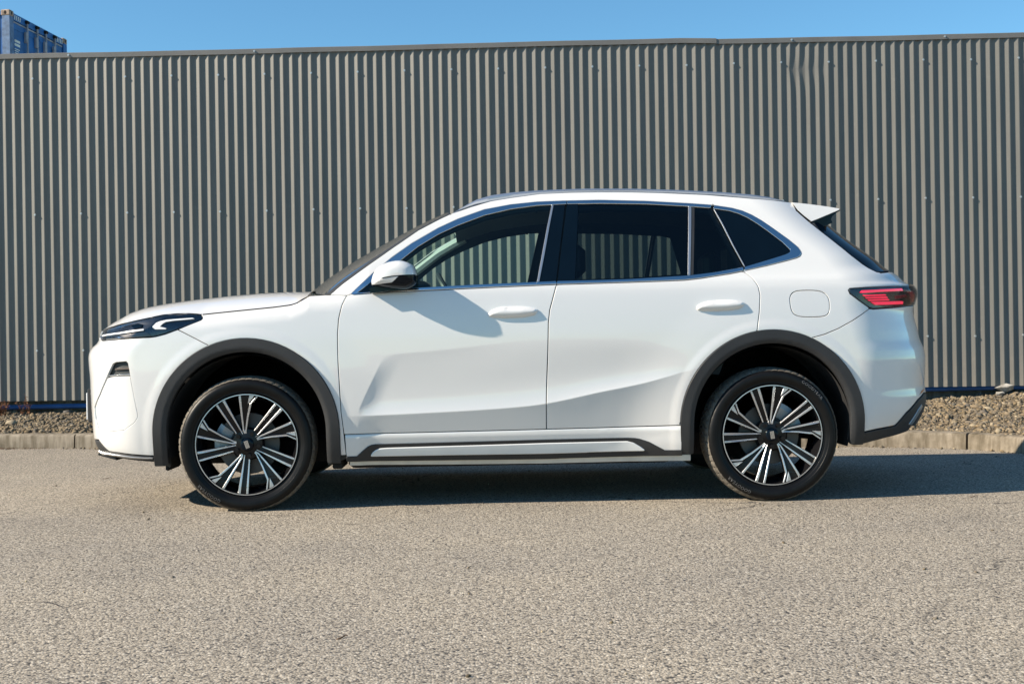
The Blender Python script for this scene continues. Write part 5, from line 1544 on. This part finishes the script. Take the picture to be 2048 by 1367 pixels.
def build_wheel(spin, text_degs):
    # wheel frame: x right, z up, y inward from the outer rim face
    V, F = lathe([(.2635, .010), (.2655, .000), (.2640, -.0025), (.2585, -.0030), (.2560, .001), (.2530, .014), (.240, .045), (.232, .09), (.229, .15), (.240, .19), (.258, .205), (.2605, .212)], 120)
    w = mesh_obj('wheel', V, F, M['wheel_black'], car, True, None, math.radians(50))
    V2 = TV.copy()
    me_t = mesh_obj('tyre', V2, TF, M['rubber'], w, True, None, math.radians(28))
    me = me_t.data; me.materials.append(M['tread'])
    idx = np.zeros(len(me.polygons), dtype=np.int32)
    per = TM - 1
    ks = np.arange(len(me.polygons)) % per
    idx[(ks >= 14) & (ks <= 34)] = 1
    me.polygons.foreach_set('material_index', idx)
    # bright ring round the face
    V, F = lathe([(.2637, -.0026), (.2635, -.0040), (.2592, -.0042), (.2589, -.0030)], 120)
    mesh_obj('rim_ring', V, F, M['machined'], w, True, None, math.radians(30))
    # hub
    V, F = lathe([(.0, .010), (.030, .010), (.034, .012), (.036, .018), (.060, .022), (.078, .024), (.086, .034), (.086, .075), (.0, .075)], 48)
    mesh_obj('hub', V, F, M['wheel_black'], w, True, None, math.radians(40))
    V, F = lathe([(.0, .0055), (.022, .0062), (.0305, .0078), (.033, .0105), (.033, .016)], 40)
    cp = mesh_obj('hub_cap', V, F, M['gloss_black'], w, True, None, math.radians(50))
    a = math.radians(spin - 8); ca, sa = math.cos(a), math.sin(a)
    for k in range(3):
        x0 = -.0105 + k * .0072
        q = [(x0, -.020), (x0 + .0062, -.020), (x0 + .0062, .020), (x0, .020)]
        V = []
        for yy in (.0035, .0065):
            V += [(p * ca + r_ * sa, yy, -p * sa + r_ * ca) for p, r_ in q]
        mesh_obj('emblem_bar', V, [(0, 1, 2, 3), (0, 4, 5, 1), (1, 5, 6, 2), (2, 6, 7, 3), (3, 7, 4, 0)], M['chrome'], cp)
    for k in range(5):
        b = math.radians(36 + 72 * k + (spin * 1.0))
        nut = MB().tube([(.0605 * math.sin(b), .004, .0605 * math.cos(b)), (.0605 * math.sin(b), .034, .0605 * math.cos(b))], .0115, 6).build('lug_nut', M['wheel_black'], w)
    for k in range(5):
        A = -21.5 + 72 * k + spin
        # twin-edged straight spoke
        flat_piece('spoke', polar(A, [(437, -40), (437, 56), (250, 40), (74, 24), (70, -16), (140, -34), (250, -38)]), M['wheel_black'], w, .0, .034, .003)
        e1_ = flat_piece('spoke_face', polar(A, [(436, -38), (438, -19), (140, -22), (128, -26), (134, -32)]), M['machined'], w, .0035, .006)
        e2_ = flat_piece('spoke_face', polar(A, [(438, 30), (435, 54), (240, 34), (74, 18), (70, 9), (120, 14)]), M['machined'], w, .0035, .006)
        B = 13 + 72 * k + spin
        flat_piece('spoke', polar(B, [(432, -86), (440, -20), (441, 30), (436, 92), (362, 32), (240, 8), (110, -4), (64, -4), (64, -22), (125, -46), (280, -66)]), M['wheel_black'], w, -.003, .034, .003)
        flat_piece('spoke_face', polar(B, [(431, -84), (435, -64), (130, -30), (84, -11), (66, -6), (64, -18), (118, -40)]), M['machined'], w, .0035, .006)
        flat_piece('spoke_face', polar(B, [(430, 72), (433, 92), (362, 32), (240, 6), (118, -10), (66, -2), (64, -9), (108, -22), (240, -8), (358, 14)]), M['machined'], w, .0035, .006)
        flat_piece('spoke_face', polar(B, [(438, 10), (437, 58), (376, 14), (356, 0)]), M['machined'], w, .0035, .006)
    # brake
    V, F = lathe([(.085, .085), (.160, .085), (.162, .088), (.162, .108), (.085, .108)], 60)
    d = mesh_obj('brake_disc', V, F, M['disc'], w, True, None, math.radians(40))
    return w
def caliper(w, deg):
    V, F = [], []
    prof = [(.095, .075), (.150, .066), (.176, .072), (.180, .125), (.10, .128)]
    ts = np.radians(np.linspace(deg - 26, deg + 26, 9))
    for t in ts:
        for r, y in prof: V.append((r * math.sin(t), y, r * math.cos(t)))
    m = len(prof)
    for i in range(len(ts) - 1):
        for k in range(m): F.append((i * m + k, i * m + (k + 1) % m, (i + 1) * m + (k + 1) % m, (i + 1) * m + k))
    F.append(tuple(range(m))); F.append(tuple(reversed(range((len(ts) - 1) * m, len(ts) * m))))
    mesh_obj('brake_caliper', V, F, M['caliper'], w)
wf = build_wheel(-10.5, ()); wr = build_wheel(0, ())
caliper(wf, -78); caliper(wr, 48)
for w, xw, rot in ((wf, XWF, 0.055), (wr, XWR, 0.0)):
    w.location = (xw, W_Y, .3475); w.rotation_euler = (0, 0, rot)
for w, degs in ((wf, (218,)), (wr, (42, 215))):
    ty = [c for c in w.children if c.name.startswith('tyre')][0]
    for dg_ in degs:
        arc_text('GOODYEAR', .0235, .3135, dg_, side_y, ty, M['letter'], .0016)
# the tyre stands on the ground: squash the contact patch
for w in (wf, wr):
    me = [c for c in w.children if c.name.startswith('tyre')][0].data
    co = np.zeros(len(me.vertices) * 3); me.vertices.foreach_get('co', co); co = co.reshape(-1, 3)
    flat = np.clip(-co[:, 2] - .3470, 0, None)
    co[:, 2] += flat * .98
    near = smst(-.20, -.345, co[:, 2]) * (1 - smst(0, .16, np.abs(co[:, 0])))
    co[:, 1] -= .006 * near * np.where(co[:, 1] < .1, 1, -1) * (np.abs(co[:, 1] - .11) > .08)
    me.vertices.foreach_set('co', co.ravel()); me.update()
# far-side wheels
for w, xw, rot in ((wf, XWF, .055), (wr, XWR, 0.0)):
    c = copy_tree(w, car)
    c.location = (xw, -W_Y, .3475); c.rotation_euler = (0, 0, math.pi + rot)
